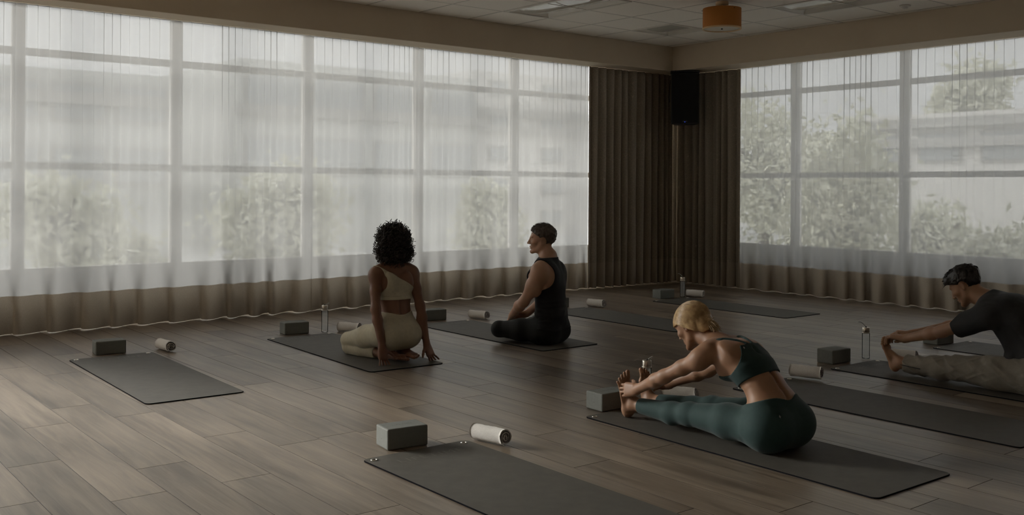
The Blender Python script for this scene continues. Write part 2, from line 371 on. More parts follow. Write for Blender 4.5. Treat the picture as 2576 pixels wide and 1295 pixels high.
# drum lamp
def drum():
    c = on_floor(1816, 72, 2.92)
    r = empty('drum_lamp', (c[0], c[1], 0)); setp(r, 'amber orange fabric drum lamp hanging just under the tiled ceiling', 'ceiling lamp')
    R_ = .192; z0 = 2.915; z1 = z0+.205
    lathe('lamp_shade', [(R_, z0), (R_, z1), (R_-.004, z1), (R_-.004, z0), (R_, z0)], M_lampshade, 48, r)
    lathe('lower_rim', [(R_+.003, z0-.003), (R_+.003, z0+.012), (R_-.009, z0+.012), (R_-.009, z0-.003), (R_+.003, z0-.003)], M_trim_metal, 48, r)
    lathe('diffuser', [(0, z0+.006), (R_-.008, z0+.006)], M_lampin, 40, r)
    lathe('finial', [(0, z0-.006), (.008, z0-.004), (.008, z0+.006)], M_dark, 12, r)
    lathe('canopy', [(0, ZC-.03), (.065, ZC-.03), (.065, ZC)], M_trim_metal, 24, r)
    lathe('stem', [(.012, z1-.05), (.012, ZC-.02)], M_trim_metal, 12, r)
    for a in range(3):
        an = a*2.094+.3
        tube('spider_arm', [(0, 0, z1-.02), ((R_+.012)*math.cos(an), (R_+.012)*math.sin(an), z1-.02)], .003, M_dark, r, 6)
drum()
# windows -------------------------------------------------------------
def window(name, axis, plane, marks, lo, hi, z_sill, z1, z2, z_head, mw):
    r = empty(name, ((lo+hi)/2, plane, z_sill) if axis == 'x' else (plane, (lo+hi)/2, z_sill)); setp(r, kind='structure')
    inv = Matrix.Translation(-Vector(r.location))
    def bx(nm, a0, a1, d0, d1, za, zb, m, bev=.004):
        p0, p1 = ((a0, plane+d0, za), (a1, plane+d1, zb)) if axis == 'x' else ((plane+d0, a0, za), (plane+d1, a1, zb))
        bm = bmesh.new(); bm_box(bm, p0, p1, bev); me = bm_mesh(nm, bm, m); me.transform(inv); return link(nm, me, r)
    for x in marks: bx('mullion', x-mw/2, x+mw/2, -.04, .06, z_sill, z_head, M_frame)
    ed = sorted([lo]+[m_ for m_ in marks if lo < m_ < hi]+[hi])
    for a, b in zip(ed[:-1], ed[1:]):
        if b-a < .05: continue
        g = mw/2
        bx('transom', a+g, b-g, -.03, .05, z1-.034, z1+.034, M_frame); bx('transom', a+g, b-g, -.03, .05, z2-.034, z2+.034, M_frame)
        bx('bottom_rail', a+g, b-g, -.03, .05, z_sill, z_sill+.045, M_frame)
        for za, zb in ((z_sill+.045, z1-.034), (z1+.034, z2-.034), (z2+.034, z_head)):
            bx('pane', a+g, b-g, .008, .014, za, zb, M_pane, 0)
    bx('window_sill', lo, hi, -.075, .09, z_sill-.03, z_sill, M_sill, .006)
window('window_1', 'x', YW, [-2.33, -.85, .632, 2.115, 3.598, 5.08, 6.551, 8.041, 9.50], X0, 9.52, .465, 1.478, 2.545, ZH, .108)
mR = [on_x(2003, 300, XW)[1], on_x(2277, 300, XW)[1]]; mR = [8.93]+mR+[2*mR[1]-mR[0], 2.72]
window('window_2', 'y', XW, mR, 2.70, 8.95, .505, 1.483, 2.60, ZH, .108)
# curtains ------------------------------------------------------------
def curtain_mesh(name, axis, plane, a0, a1, z0, z1, m, seed, pitch, sub, Ab, Bb, At, Bt, step=.007, nz=36, lean0=0., lean1=0., mirror=1, zlo=.02, zhi=ZS, ovl=.22, flat=True):
    """pleated cloth: wide overlapping folds at the hem that split into small pleats at the top"""
    rg = random.Random(seed); edges = [0.]; tot = a1-a0
    ph = [0.]; x = 0.
    while x < tot+.5:
        x += pitch*rg.uniform(.68, 1.35); edges.append(x); ph.append(len(ph)*2*PI)
    t = np.arange(0, tot+step, step); th = np.interp(t, edges, ph); am = np.interp(t, edges, [rg.uniform(.7, 1.25) for _ in edges])
    Z = np.linspace(z0, z1, nz)[:, None]; wz = np.clip((Z-zlo-.15)/(zhi-zlo-.15), 0, 1); wz = wz*wz*(3-2*wz)
    T, TH, AM = t[None], th[None], am[None]
    ov = np.exp(-np.clip(Z-.20, 0, 9)/ovl)
    dp = np.interp(t, edges, np.gradient(np.array(edges), np.array(ph)))[None]     # local fold pitch / 2 pi
    u = T+(1-wz)*Ab*dp*np.sin(TH)*ov+wz*At*dp/sub*np.sin(sub*TH)
    if flat: n = -(1-wz)*Bb*(.22+.78*ov)*AM*(np.sin(TH)+.20*np.sin(2*TH))+wz*Bt*np.sin(sub*TH)
    else: n = (1-wz)*Bb*(.35+.65*ov)*AM*(np.cos(TH+.5)+.25*np.cos(2*TH+.9))+wz*Bt*np.cos(sub*TH)
    n = n+.006*np.sin(TH*.37+Z*1.7)
    ed = np.clip(np.minimum(T, tot-T)/.06, 0, 1); u = np.clip(T+(u-T)*ed, 0, tot); n = n*ed
    lo_ = a0+lean0*(Z-zlo)/(zhi-zlo); hi_ = a1+lean1*(Z-zlo)/(zhi-zlo)
    pos = lo_+(hi_-lo_)*u/tot
    zz = np.broadcast_to(Z, pos.shape)-(.005*np.cos(TH)*AM*(Z < z0+.001) if z0 < .1 else 0)
    n = n*mirror
    P = np.stack([pos, plane+n, zz], -1) if axis == 'x' else np.stack([plane+n, pos, zz], -1)
    m_, k = zz.shape; idx = np.arange(m_*k).reshape(m_, k)
    Q = np.stack([idx[:-1, :-1], idx[:-1, 1:], idx[1:, 1:], idx[1:, :-1]], -1).reshape(-1, 4)
    return np_mesh(name, P.reshape(-1, 3), Q, m)
def curtain(name, label, group, axis, plane, a0, a1, seed, mats, parts, pitch, sub, Ab, Bb, At, Bt, zb=.335, mirror=1, **kw):
    base = ((a0+a1)/2, plane, 0) if axis == 'x' else (plane, (a0+a1)/2, 0)
    r = empty(name, base); setp(r, label, 'curtain', group)
    for nm, m, za, zt, nz in ((parts[0], mats[0], zb, ZS-.002, 40), (parts[1], mats[1], .009, zb, 10)):
        me = curtain_mesh(nm, axis, plane, a0, a1, za, zt, m, seed, pitch, sub, Ab, Bb, At, Bt, nz=nz, mirror=mirror, **kw)
        me.transform(Matrix.Translation(-Vector(base))); link(nm, me, r)
    return r
SH = (M_sheer, M_band); SP = ('sheer_fabric', 'weighted_hem_band'); SG = 'sheer window curtains'
sk = dict(pitch=.27, sub=3, Ab=1.38, Bb=.062, At=1.12, Bt=.008)
curtain('sheer_curtain', 'long white sheer curtain with taupe hem, its free end away from the corner drapes', SG, 'x', YC, .9, 4.765, 11, SH, SP, mirror=-1, **sk)  # stops short out of view; bare glass beyond is added to brighten the floor
curtain('sheer_curtain', 'white sheer curtain with taupe hem behind the kneeling and cross-legged people', SG, 'x', YC, 4.765, 8.68, 12, SH, SP, mirror=-1, **sk)
curtain('sheer_curtain', 'white sheer curtain with taupe hem behind the man in the charcoal shirt', SG, 'y', XC, 2.9, 8.19, 14, SH, SP, mirror=-1, **sk)
DR = (M_drape, M_drape_band); DP = ('drape_fabric', 'drape_hem_band')
dk = dict(pitch=.135, sub=1, ovl=9., flat=False, Ab=1.2, Bb=.042, At=.6, Bt=.030, step=.005)
curtain('drape', 'dark taupe drape gathered between the speaker and the sheer behind the cross-legged man', 'corner drapes', 'x', YC, 8.685, 10.272, 21, DR, DP, mirror=-1, zb=.33, **dk)
curtain('drape', 'dark taupe drape gathered between the speaker and the sheer behind the charcoal-shirted man', 'corner drapes', 'y', XC+.012, 8.195, 9.42, 22, DR, DP, mirror=-1, zb=.33, **dk)
# speaker hung in the corner
def speaker():
    r = empty('wall_speaker', (9.99, 8.84, 2.15), -.82); setp(r, 'black loudspeaker hung in the curtained corner under the soffit', 'speaker')
    w_, d_, h_ = .37, .27, .68
    V = [(-w_/2, -d_/2, 0), (w_/2, -d_/2, 0), (w_*.34, d_/2, 0), (-w_*.34, d_/2, 0)]; V += [(x, y, h_) for x, y, _ in V]
    bm = bmesh.new(); vs = [bm.verts.new(v) for v in V]
    for f in ((3, 2, 1, 0), (4, 5, 6, 7), (0, 1, 5, 4), (1, 2, 6, 5), (2, 3, 7, 6), (3, 0, 4, 7)): bm.faces.new([vs[i] for i in f])
    bmesh.ops.bevel(bm, geom=bm.edges[:], offset=.014, segments=3, affect='EDGES', profile=.5)
    link('cabinet', bm_mesh('cabinet', bm, M_black, False), r)
    box('grille', (-w_/2+.016, -d_/2-.006, .016), (w_/2-.016, -d_/2+.004, h_-.016), M_grille, r, .006, 2)
    box('badge', (-.03, -d_/2-.009, .032), (.03, -d_/2-.005, .044), M_strap_dark, r, .001)
    lathe('status_light', [(0, .0), (.005, .0), (.005, .004), (0, .004)], M_blue, 10, r, loc=(0, -d_/2-.011, .026))
    box('bracket', (-.19, -d_/2+.01, h_+.005), (.19, .10, h_+.03), M_black, r, .004)
    for x in (-.12, .12): box('mounting_strut', (x-.012, -.02, h_+.02), (x+.012, .05, ZS-2.15+.004), M_black, r)
    tube('cable', [(-.195, .0, .30), (-.205, -.02, .36), (-.20, -.01, .45), (-.19, .02, .6)], .005, M_black, r, 6)
M_strap_dark = mat('speaker_badge', (.08, .08, .08), .4, .5)
speaker()
# ------------------------------------------------------------------ outside
M_ground = noise_col(mat('pavement', (.42, .41, .40), .9, .2), (.62, .61, .59), (.70, .69, .66), 2)
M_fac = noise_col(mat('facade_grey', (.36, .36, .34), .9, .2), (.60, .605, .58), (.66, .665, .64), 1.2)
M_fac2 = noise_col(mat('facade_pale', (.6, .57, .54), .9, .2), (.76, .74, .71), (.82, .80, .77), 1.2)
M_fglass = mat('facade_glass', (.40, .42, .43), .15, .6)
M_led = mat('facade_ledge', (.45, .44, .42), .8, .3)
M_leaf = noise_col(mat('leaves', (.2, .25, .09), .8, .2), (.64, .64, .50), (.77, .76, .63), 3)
M_bark = mat('bark', (.14, .11, .08), .9, .1)
setp(box('ground', (-60, YW+.3, -.35), (80, 90, -.25), M_ground), kind='structure')
setp(box('ground', (XW+.3, -40, -.36), (90, YW+.3, -.26), M_ground), kind='structure')
def building(name, label, lo, hi, m, face, rows, cols, ledges, wfrac=(.62, .55), skip=()):
    """a block with a grid of windows on the face towards the room ('y' = its low-Y face, 'x' = its low-X face)"""
    r = empty(name, ((lo[0]+hi[0])/2, (lo[1]+hi[1])/2, -.25)); setp(r, label, 'building')
    inv = Matrix.Translation(-Vector(r.location))
    def bx(nm, a, b, mm, par=r, bev=0):
        bm = bmesh.new(); bm_box(bm, a, b, bev); me = bm_mesh(nm, bm, mm); me.transform(inv); return link(nm, me, par)
    bx('wall', lo, hi, m)
    a0, a1 = (lo[0], hi[0]) if face == 'y' else (lo[1], hi[1]); pw = (a1-a0)/cols; phh = (hi[2]-lo[2])/rows
    for i in range(cols):
        for j in range(rows):
            if (i, j) in skip: continue
            c = a0+(i+.5)*pw; z = lo[2]+(j+.5)*phh; hw, hh = pw*wfrac[0]/2, phh*wfrac[1]/2
            def P(a, d, zz): return (a, lo[1]+d, zz) if face == 'y' else (lo[0]+d, a, zz)
            wd = bx('window', P(c-hw, -.05, z-hh), P(c+hw, .02, z+hh), M_led)
            bx('pane', P(c-hw+.07, -.07, z-hh+.07), P(c+hw-.07, -.04, z+hh-.07), M_fglass, wd)
    for z in ledges:
        if face == 'y': bx('ledge', (lo[0]-.1, lo[1]-.22, z-.12), (hi[0]+.1, lo[1]+.1, z+.12), M_led)
        else: bx('ledge', (lo[0]-.22, lo[1]-.1, z-.12), (lo[0]+.1, hi[1]+.1, z+.12), M_led)
    return r
YD = 21.
def bxp(u0, u1, vtop, Y): return on_y(u0, 300, Y)[0], on_y(u1, 300, Y)[0], on_y((u0+u1)/2, vtop, Y)[2]
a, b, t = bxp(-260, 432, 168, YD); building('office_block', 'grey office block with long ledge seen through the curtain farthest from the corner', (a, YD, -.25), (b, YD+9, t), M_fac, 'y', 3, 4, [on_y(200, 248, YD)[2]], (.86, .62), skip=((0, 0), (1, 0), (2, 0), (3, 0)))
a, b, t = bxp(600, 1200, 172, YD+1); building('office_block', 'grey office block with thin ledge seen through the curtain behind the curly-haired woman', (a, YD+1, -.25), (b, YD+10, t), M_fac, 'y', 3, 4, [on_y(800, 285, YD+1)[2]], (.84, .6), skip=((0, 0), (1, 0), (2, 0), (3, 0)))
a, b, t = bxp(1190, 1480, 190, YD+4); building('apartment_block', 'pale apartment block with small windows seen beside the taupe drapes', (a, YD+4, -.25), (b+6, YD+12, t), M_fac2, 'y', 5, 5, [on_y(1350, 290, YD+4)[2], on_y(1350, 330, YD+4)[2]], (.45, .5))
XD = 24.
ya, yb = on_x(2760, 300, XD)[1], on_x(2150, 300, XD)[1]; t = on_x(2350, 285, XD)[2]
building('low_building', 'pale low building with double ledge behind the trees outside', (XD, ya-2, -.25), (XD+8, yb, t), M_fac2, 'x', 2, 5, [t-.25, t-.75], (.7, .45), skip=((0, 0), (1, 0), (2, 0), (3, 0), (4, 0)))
def tree(name, label, cat, x, y, h, rx, rz, n, seed, group, ls=.16):
    r = empty(name, (x, y, -.25)); setp(r, label, cat, group); g = np.random.default_rng(seed)
    tube('trunk', [(0, 0, 0), (.05, .03, h*.35), (0, .06, h*.7)], [.10, .075, .03], M_bark, r, 7)
    for k in range(4):
        a = k*1.57+g.random(); tube('branch', [(0, 0, h*.4), (.3*rx*math.cos(a), .3*rx*math.sin(a), h*.55), (.65*rx*math.cos(a), .65*rx*math.sin(a), h*.7)], [.045, .03, .012], M_bark, r, 5)
    # clustered leaves
    nc = 26; d = g.normal(size=(nc, 3)); d /= np.linalg.norm(d, axis=1)[:, None]; cc = d*g.random((nc, 1))**.4*np.array([rx, rx, rz])*.8+np.array([0, 0, h-rz])
    c = cc[g.integers(0, nc, n)]+g.normal(size=(n, 3))*np.array([rx, rx, rz])*.2
    c[:, 2] = np.maximum(c[:, 2], .12)
    a = g.normal(size=(n, 3)); a /= np.linalg.norm(a, axis=1)[:, None]; b = np.cross(a, g.normal(size=(n, 3))); b /= np.linalg.norm(b, axis=1)[:, None]
    s = ls*(.6+.8*g.random((n, 1)))
    V = np.stack([c-a*s*.5, c+b*s*.24, c+a*s*.5, c-b*s*.24], 1).reshape(-1, 3)
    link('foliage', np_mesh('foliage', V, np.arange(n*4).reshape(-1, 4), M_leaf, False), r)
G1 = 'trees and shrubs outside the windows'
def tY(u, Y): return on_y(u, 400, Y)[0]
tree('tree', 'leafy green tree outside, before the grey block behind the curly-haired woman', 'tree', tY(705, 14.), 14., 1.95, 1.0, .95, 5200, 1, G1)
tree('shrub', 'shrub outside below the long-ledged grey office block', 'shrub', tY(150, 14.5), 14.5, 1.95, .9, .9, 4200, 2, G1)
tree('shrub', 'small shrub outside beside the pale gap between the grey blocks', 'shrub', tY(345, 12.), 12., .95, .45, .55, 2400, 3, G1)
tree('shrub', 'shrub outside seen beside the cross-legged man', 'shrub', tY(1225, 14.), 14., 1.7, .75, .8, 3000, 4, G1)
def tX(u, X): return on_x(u, 400, X)[1]
tree('tree', 'tall leafy tree outside, next to the taupe drapes', 'tree', 17.6, tX(1925, 17.6), 3.9, 1.15, 1.7, 6500, 5, G1)
tree('tree', 'broad leafy tree outside between the window mullions', 'tree', 14.4, tX(2110, 14.4), 2.8, 1.1, 1.45, 6500, 6, G1)
tree('shrub', 'dense shrub outside below the pale low building', 'shrub', 16.6, tX(2330, 16.6), 1.4, .9, .75, 3800, 7, G1)
tree('shrub', 'dense shrub outside behind the head of the man in charcoal', 'shrub', 13.0, tX(2540, 13.0), 1.1, .75, .75, 3800, 8, G1)
tree('tree', 'slender dark tree standing beyond the pale low building', 'tree', 34., tX(2440, 34.), 6.4, 1.3, 1.6, 2600, 9, G1, .3)
# ------------------------------------------------------------------ mats
MW, ML, MT = .612, 1.835, .006
def mat_mesh():
    bm = bmesh.new(); rad, n = .035, 6; pts = []
    for cx, cy, a0 in ((MW-rad, -rad, 0), (rad, -rad, 90), (rad, -ML+rad, 180), (MW-rad, -ML+rad, 270)):
        for k in range(n+1): a = math.radians(a0+90*k/n); pts.append((cx+rad*math.cos(a), cy+rad*math.sin(a)))
    lay = [(0, 0.), (0, MT*.72), (.0016, MT)]
    V, Fc = [], []; m = len(pts); c = Vector((MW/2, -ML/2))
    for ins, z in lay:
        for x, y in pts:
            V.append((x-(ins if x > c.x else -ins), y-(ins if y > c.y else -ins), z+.0003))
    for k in range(2):
        for i in range(m): Fc.append((k*m+i, k*m+(i+1) % m, (k+1)*m+(i+1) % m, (k+1)*m+i))
    Fc.append(tuple(range(2*m, 3*m))); Fc.append(tuple(reversed(range(m))))
    me = mesh('mat_sheet', V, Fc, M_mat); me.materials.append(M_matedge)
    for p in me.polygons:
        if p.normal.z < .95: p.material_index = 1
    return me
MATM = mat_mesh()
def ring_mesh():
    V, Fc = [], []; n, m = 20, 8
    for i in range(n):
        a = 2*PI*i/n
        for j in range(m):
            b = 2*PI*j/m; rr = .0135+.0042*math.cos(b); V.append((rr*math.cos(a), rr*math.sin(a), MT+.0012+.0026*math.sin(b)))
    for i in range(n):
        for j in range(m): Fc.append((i*m+j, ((i+1) % n)*m+j, ((i+1) % n)*m+(j+1) % m, i*m+(j+1) % m))
    return mesh('grommet', V, Fc, M_ring, True)
RINGM = ring_mesh()
HOLEM = mesh('eyelet', [(.0118*math.cos(a*PI/8), .0118*math.sin(a*PI/8), MT+.0008) for a in range(16)], [tuple(range(16))], M_groove)
def text_mesh(txt, size, sx, m, z):
    cu = bpy.data.curves.new('lettering', 'FONT'); cu.body = txt; cu.size = size; cu.align_x = 'CENTER'; cu.align_y = 'CENTER'; cu.space_character = 1.25
    o = bpy.data.objects.new('lettering', cu); COL.objects.link(o); bpy.context.view_layer.update()
    me = bpy.data.meshes.new_from_object(o.evaluated_get(bpy.context.evaluated_depsgraph_get()))
    bpy.data.objects.remove(o); bpy.data.curves.remove(cu)
    me.transform(Matrix.Translation((0, 0, z)) @ Matrix.Diagonal((sx, 1, 1, 1))); me.materials.clear(); me.materials.append(m); return me
TXTM = text_mesh('LIFETIME', .072, 1.1, M_print, MT+.0009)
def yoga_mat(x, y, rz, label):
    r = empty('yoga_mat', (x, y, 0), rz); setp(r, label, 'yoga mat', 'yoga mats laid out in two rows')
    link('mat_sheet', MATM, r)
    for gx in (.045, MW-.045):
        g = link('grommet', RINGM, r, (gx, -.042, 0)); link('eyelet', HOLEM, g)
    link('lettering', TXTM, r, (MW/2, -.135, 0))
    return r
yoga_mat(1.9775, 7.729, -.019, 'empty dark yoga mat farthest from the drapes, block and towel at its head')
yoga_mat(3.576, 7.817, -.032, 'dark yoga mat under the kneeling curly-haired woman')
yoga_mat(5.06, 7.775, 0, 'dark yoga mat under the cross-legged man')
yoga_mat(6.705, 7.86, -.004, 'empty dark yoga mat just beyond the cross-legged man')
yoga_mat(8.315, 7.84, -.002, 'empty dark yoga mat nearest the corner drapes')
yoga_mat(2.355, 4.085, .0, 'empty dark yoga mat next to the blonde woman, with block and towel but no bottle')
yoga_mat(3.801, 4.099, -.016, 'dark yoga mat under the forward-folding blonde woman')
yoga_mat(5.10, 4.105, -.002, 'empty dark yoga mat between the blonde woman and the man in charcoal')
yoga_mat(6.235, 4.13, -.004, 'dark yoga mat under the man in the charcoal shirt')
yoga_mat(7.735, 4.165, .0, 'dark yoga mat partly hidden behind the man in the charcoal shirt')
# ------------------------------------------------------------------ blocks
BL, BW, BH = .222, .142, .104
def block_mesh():
    bm = bmesh.new(); bm_box(bm, (0, 0, .0005), (BL, BW, BH), .0075, 2); return bm_mesh('foam', bm, M_block)
BLOCKM = block_mesh()
BTXT = text_mesh('LIFETIME', .020, 1.2, M_mark, BH+.0006)
def block(x, y, rz, label):
    r = empty('yoga_block', (x, y, 0), rz); setp(r, label, 'yoga block', 'grey foam yoga blocks')
    link('foam', BLOCKM, r); link('lettering', BTXT, r, (BL/2, BW/2, 0))
    d = link('air_dot', HOLEB, r, (0, BW*.5, BH*.45))
    return r
HOLEB = mesh('air_dot', [(-.0004, .0025*math.cos(a*PI/4), .0025*math.sin(a*PI/4)) for a in range(8)], [tuple(reversed(range(8)))], M_mark)
block(2.199, 7.830, -.09, 'grey foam block at the head of the mat farthest from the drapes')
block(3.805, 7.936, -.12, 'grey foam block beside a glass bottle, at the head of the kneeling woman\'s mat')
block(5.30, 7.960, -.10, 'grey foam block at the head of the cross-legged man\'s mat')
block(6.955, 8.00, -.06, 'pale grey foam block partly hidden behind the cross-legged man')
block(8.565, 7.930, -.06, 'grey foam block nearest the corner drapes')
block(2.545, 4.160, -.12, 'grey foam block at the head of the empty mat next to the blonde woman')
block(3.970, 4.127, -.02, 'grey foam block touching the feet of the blonde woman')
block(6.412, 4.215, -.05, 'grey foam block beside a bottle, at the head of the charcoal-shirted man\'s mat')
block(7.925, 4.212, -.12, 'grey foam block seen under the outstretched arms of the man in charcoal')
# ------------------------------------------------------------------ rolled towels
def towel_mesh(Ln, R_, seed):
    """hand towel rolled up: a spiral sheet with thickness, its end spiral showing"""
    g = random.Random(seed); turns = 3.2; n = 90; th0 = .0052; V = []
    pts = []
    for i in range(n+1):
        t = i/n; a = t*turns*2*PI-math.radians(72+105); rr = .006+(R_-.006)*min(1, t*1.06); pts.append((a, rr))
    rows = 15; prof = []
    for a, rr in pts:
        prof.append((rr, a))
    inner = [(max(.001, rr-th0), a) for rr, a in prof]
    loop = prof+inner[::-1]; m = len(loop)
    for k in range(rows+1):
        y = -Ln/2+Ln*k/rows; e = min(k, rows-k)/rows
        for q, (rr, a) in enumerate(loop):
            wob = 1+.022*math.sin(3*a+seed+k*.6)+.018*math.sin(k*1.9+a*2+seed)
            flat = .9 if math.sin(a) < -.75 else 1
            lift = 0 if e > .05 else (.004*math.sin(a*1.3+seed*2)+g.uniform(-.002, .002))
            V.append((rr*wob*math.cos(a), y+(lift if k == 0 or k == rows else 0)+.006*math.sin(a*.9+seed)*(rr/R_), rr*wob*math.sin(a)*flat+R_*.93))
    Fc = []
    for k in range(rows):
        for q in range(m): Fc.append((k*m+q, k*m+(q+1) % m, (k+1)*m+(q+1) % m, (k+1)*m+q))
    for q in range(n):
        for k in (0, rows):
            f = (k*m+q, k*m+q+1, k*m+m-2-q, k*m+m-1-q); Fc.append(f if k == 0 else f[::-1])
    me = mesh('rolled_towel', V, Fc, M_towel, True); 
    zmin = min(v.co.z for v in me.vertices); me.transform(Matrix.Translation((0, 0, -zmin+.0005))); return me
TOW = [towel_mesh(.205, .045, 1), towel_mesh(.215, .046, 4), towel_mesh(.20, .044, 7)]
def towel(p0, p1, z, k, label):
    """p0 = near end centre, p1 = far end centre on the floor"""
    c = ((p0[0]+p1[0])/2, (p0[1]+p1[1])/2, z); a = math.atan2(p0[1]-p1[1], p0[0]-p1[0])+PI/2
    o = link('rolled_towel', TOW[k], None, c, a); setp(o, label, 'towel', 'rolled white towels')
towel((2.715, 7.665), (2.70, 7.86), .0003, 0, 'rolled off-white towel at the corner of the mat farthest from the drapes')
towel((4.40, 7.70), (4.31, 7.87), .0003, 1, 'rolled white towel half hidden behind the kneeling woman\'s thigh')
towel((5.855, 7.715), (5.79, 7.91), .0003, 2, 'rolled white towel beside the cross-legged man\'s mat')
towel((7.465, 7.735), (7.42, 7.94), .0003, 0, 'rolled white towel on the empty mat beyond the cross-legged man')
towel((9.125, 7.765), (9.06, 7.96), .0003, 1, 'rolled white towel nearest the corner drapes')
towel((3.075, 3.89), (3.03, 4.09), .0003, 2, 'rolled off-white towel at the grommet of the empty mat next to the blonde woman')
towel((4.635, 3.99), (4.54, 4.17), .0003, 0, 'rolled off-white towel behind the blonde woman\'s shins')
towel((5.83, 3.925), (5.775, 4.12), .0065, 1, 'rolled off-white towel on the empty mat between the blonde woman and the man in charcoal')
towel((7.06, 3.915), (6.99, 4.10), .0003, 2, 'rolled off-white towel behind the foot of the man in charcoal')
# ------------------------------------------------------------------ bottles
def bottle(x, y, label, strap, rz=0):
    r = empty('water_bottle', (x, y, 0), rz); setp(r, label, 'bottle', 'clear glass water bottles with steel caps')
    lathe('glass_body', [(0, .0005), (.027, .0005), (.029, .004), (.029, .198)], M_bottle, 24, r)
    lathe('bright_insert', [(0, .016), (.020, .017), (.0235, .024), (.0235, .190)], M_brightener, 20, r)  # added insert, makes the clear bottle look bright inside
    lathe('glass_base', [(0, .012), (.027, .012)], M_brightener, 20, r)
    lathe('cap', [(.0275, .200), (.0282, .202), (.0282, .236), (.0265, .239), (0, .239)], M_steel, 24, r)
    lathe('cap_collar', [(.0275, .194), (.0305, .195), (.0305, .201), (.0275, .202)], M_steel, 24, r)
    lathe('knob', [(0, .2395), (.006, .2395), (.006, .246), (0, .247)], M_dark, 10, r)
    P = []
    if strap == 'loop':
        for k in range(13): t = k/12*PI*1.15; P.append((.008+.028*math.sin(t)*1.0, .0, .245+.022*math.sin(t*.9)-.03*(t/3.6)**2))
    else:
        for k in range(11): t = k/10; P.append((-.003-.055*t, .004*math.sin(t*3), .245+.036*math.sin(t*1.9)))
    tube('carry_strap', P, .0036, M_strap, r, 6)
bottle(4.173, 7.90, 'clear glass bottle with steel cap between block and towel by the kneeling woman', 'loop', -.7)
bottle(8.95, 7.935, 'clear glass bottle with steel cap before the corner drapes', 'up', -.7)
bottle(4.445, 4.228, 'clear glass bottle with steel cap behind the blonde woman\'s feet', 'loop', -.7)
bottle(6.867, 4.224, 'clear glass bottle with steel cap beside the charcoal-shirted man\'s block', 'up', -.7)
# ------------------------------------------------------------------ people: bodies as one implicit surface each
def A(*v): return np.array(v, float)
def unit(v): v = np.asarray(v, float); return v/(np.linalg.norm(v)+1e-12)
def rot(v, ax, ang):
    ax = unit(ax); c, s = math.cos(ang), math.sin(ang)
    return v*c+np.cross(ax, v)*s+ax*np.dot(ax, v)*(1-c)
class Seg:                                   # tapered capsule, optionally elliptical (wider by q along ax)
    def __init__(s, a, b, r0, r1, k=.02, ax=None, q0=1., q1=None, sub=False):
        s.a, s.b, s.r0, s.r1, s.k, s.sub = A(*a), A(*b), r0, r1, k, sub
        s.ax = None if ax is None else unit(ax); s.q0 = q0; s.q1 = q0 if q1 is None else q1
        m = max(r0*max(1, s.q0), r1*max(1, s.q1)); s.lo = np.minimum(s.a, s.b)-m; s.hi = np.maximum(s.a, s.b)+m
    def f(s, x, y, z):
        ab = s.b-s.a; L2 = max(ab.dot(ab), 1e-9); px, py, pz = x-s.a[0], y-s.a[1], z-s.a[2]
        t = np.clip((px*ab[0]+py*ab[1]+pz*ab[2])/L2, 0, 1); r = s.r0+(s.r1-s.r0)*t
        px = px-t*ab[0]; py = py-t*ab[1]; pz = pz-t*ab[2]; d2 = px*px+py*py+pz*pz
        if s.ax is None: return np.sqrt(d2)-r
        w = px*s.ax[0]+py*s.ax[1]+pz*s.ax[2]; q = s.q0+(s.q1-s.q0)*t; R = r*q
        return (np.sqrt(np.maximum(d2-w*w, 0)/(r*r)+w*w/(R*R))-1)*np.minimum(r, R)
class Ell:
    def __init__(s, c, rad, fr=None, k=.02, sub=False):
        s.c, s.rad, s.k, s.sub = A(*c), A(*rad), k, sub; s.fr = np.eye(3) if fr is None else np.array([unit(v) for v in fr])
        e = np.sqrt(((s.fr*s.rad[:, None])**2).sum(0)); s.lo, s.hi = s.c-e, s.c+e
    def f(s, x, y, z):
        px, py, pz = x-s.c[0], y-s.c[1], z-s.c[2]; k0 = 0; k1 = 0
        for i in range(3):
            u = px*s.fr[i][0]+py*s.fr[i][1]+pz*s.fr[i][2]; k0 = k0+(u/s.rad[i])**2; k1 = k1+(u/s.rad[i]**2)**2
        k0 = np.sqrt(k0); return k0*(k0-1)/(np.sqrt(k1)+1e-6)
def vnoise(x, y, z, sc, seed=0):
    """smooth value noise in -1..1"""
    g = np.random.default_rng(seed).random((32, 32, 32)).astype(np.float32)*2-1
    x, y, z = np.broadcast_arrays(x*sc, y*sc, z*sc)
    xi, yi, zi = np.floor(x).astype(int), np.floor(y).astype(int), np.floor(z).astype(int)
    fx, fy, fz = x-xi, y-yi, z-zi; fx = fx*fx*(3-2*fx); fy = fy*fy*(3-2*fy); fz = fz*fz*(3-2*fz)
    out = 0
    for a in (0, 1):
        for b in (0, 1):
            for c in (0, 1):
                out = out+g[(xi+a) % 32, (yi+b) % 32, (zi+c) % 32]*(fx if a else 1-fx)*(fy if b else 1-fy)*(fz if c else 1-fz)
    return out
def vnm(mask, x, y, z, sc, seed):
    """noise only where mask is set"""
    out = np.zeros(mask.shape, np.float32); b = [np.broadcast_to(v, mask.shape)[mask] for v in (x, y, z)]
    out[mask] = vnoise(*b, sc, seed); return out
def near(f, w=.04): return np.abs(f) < w
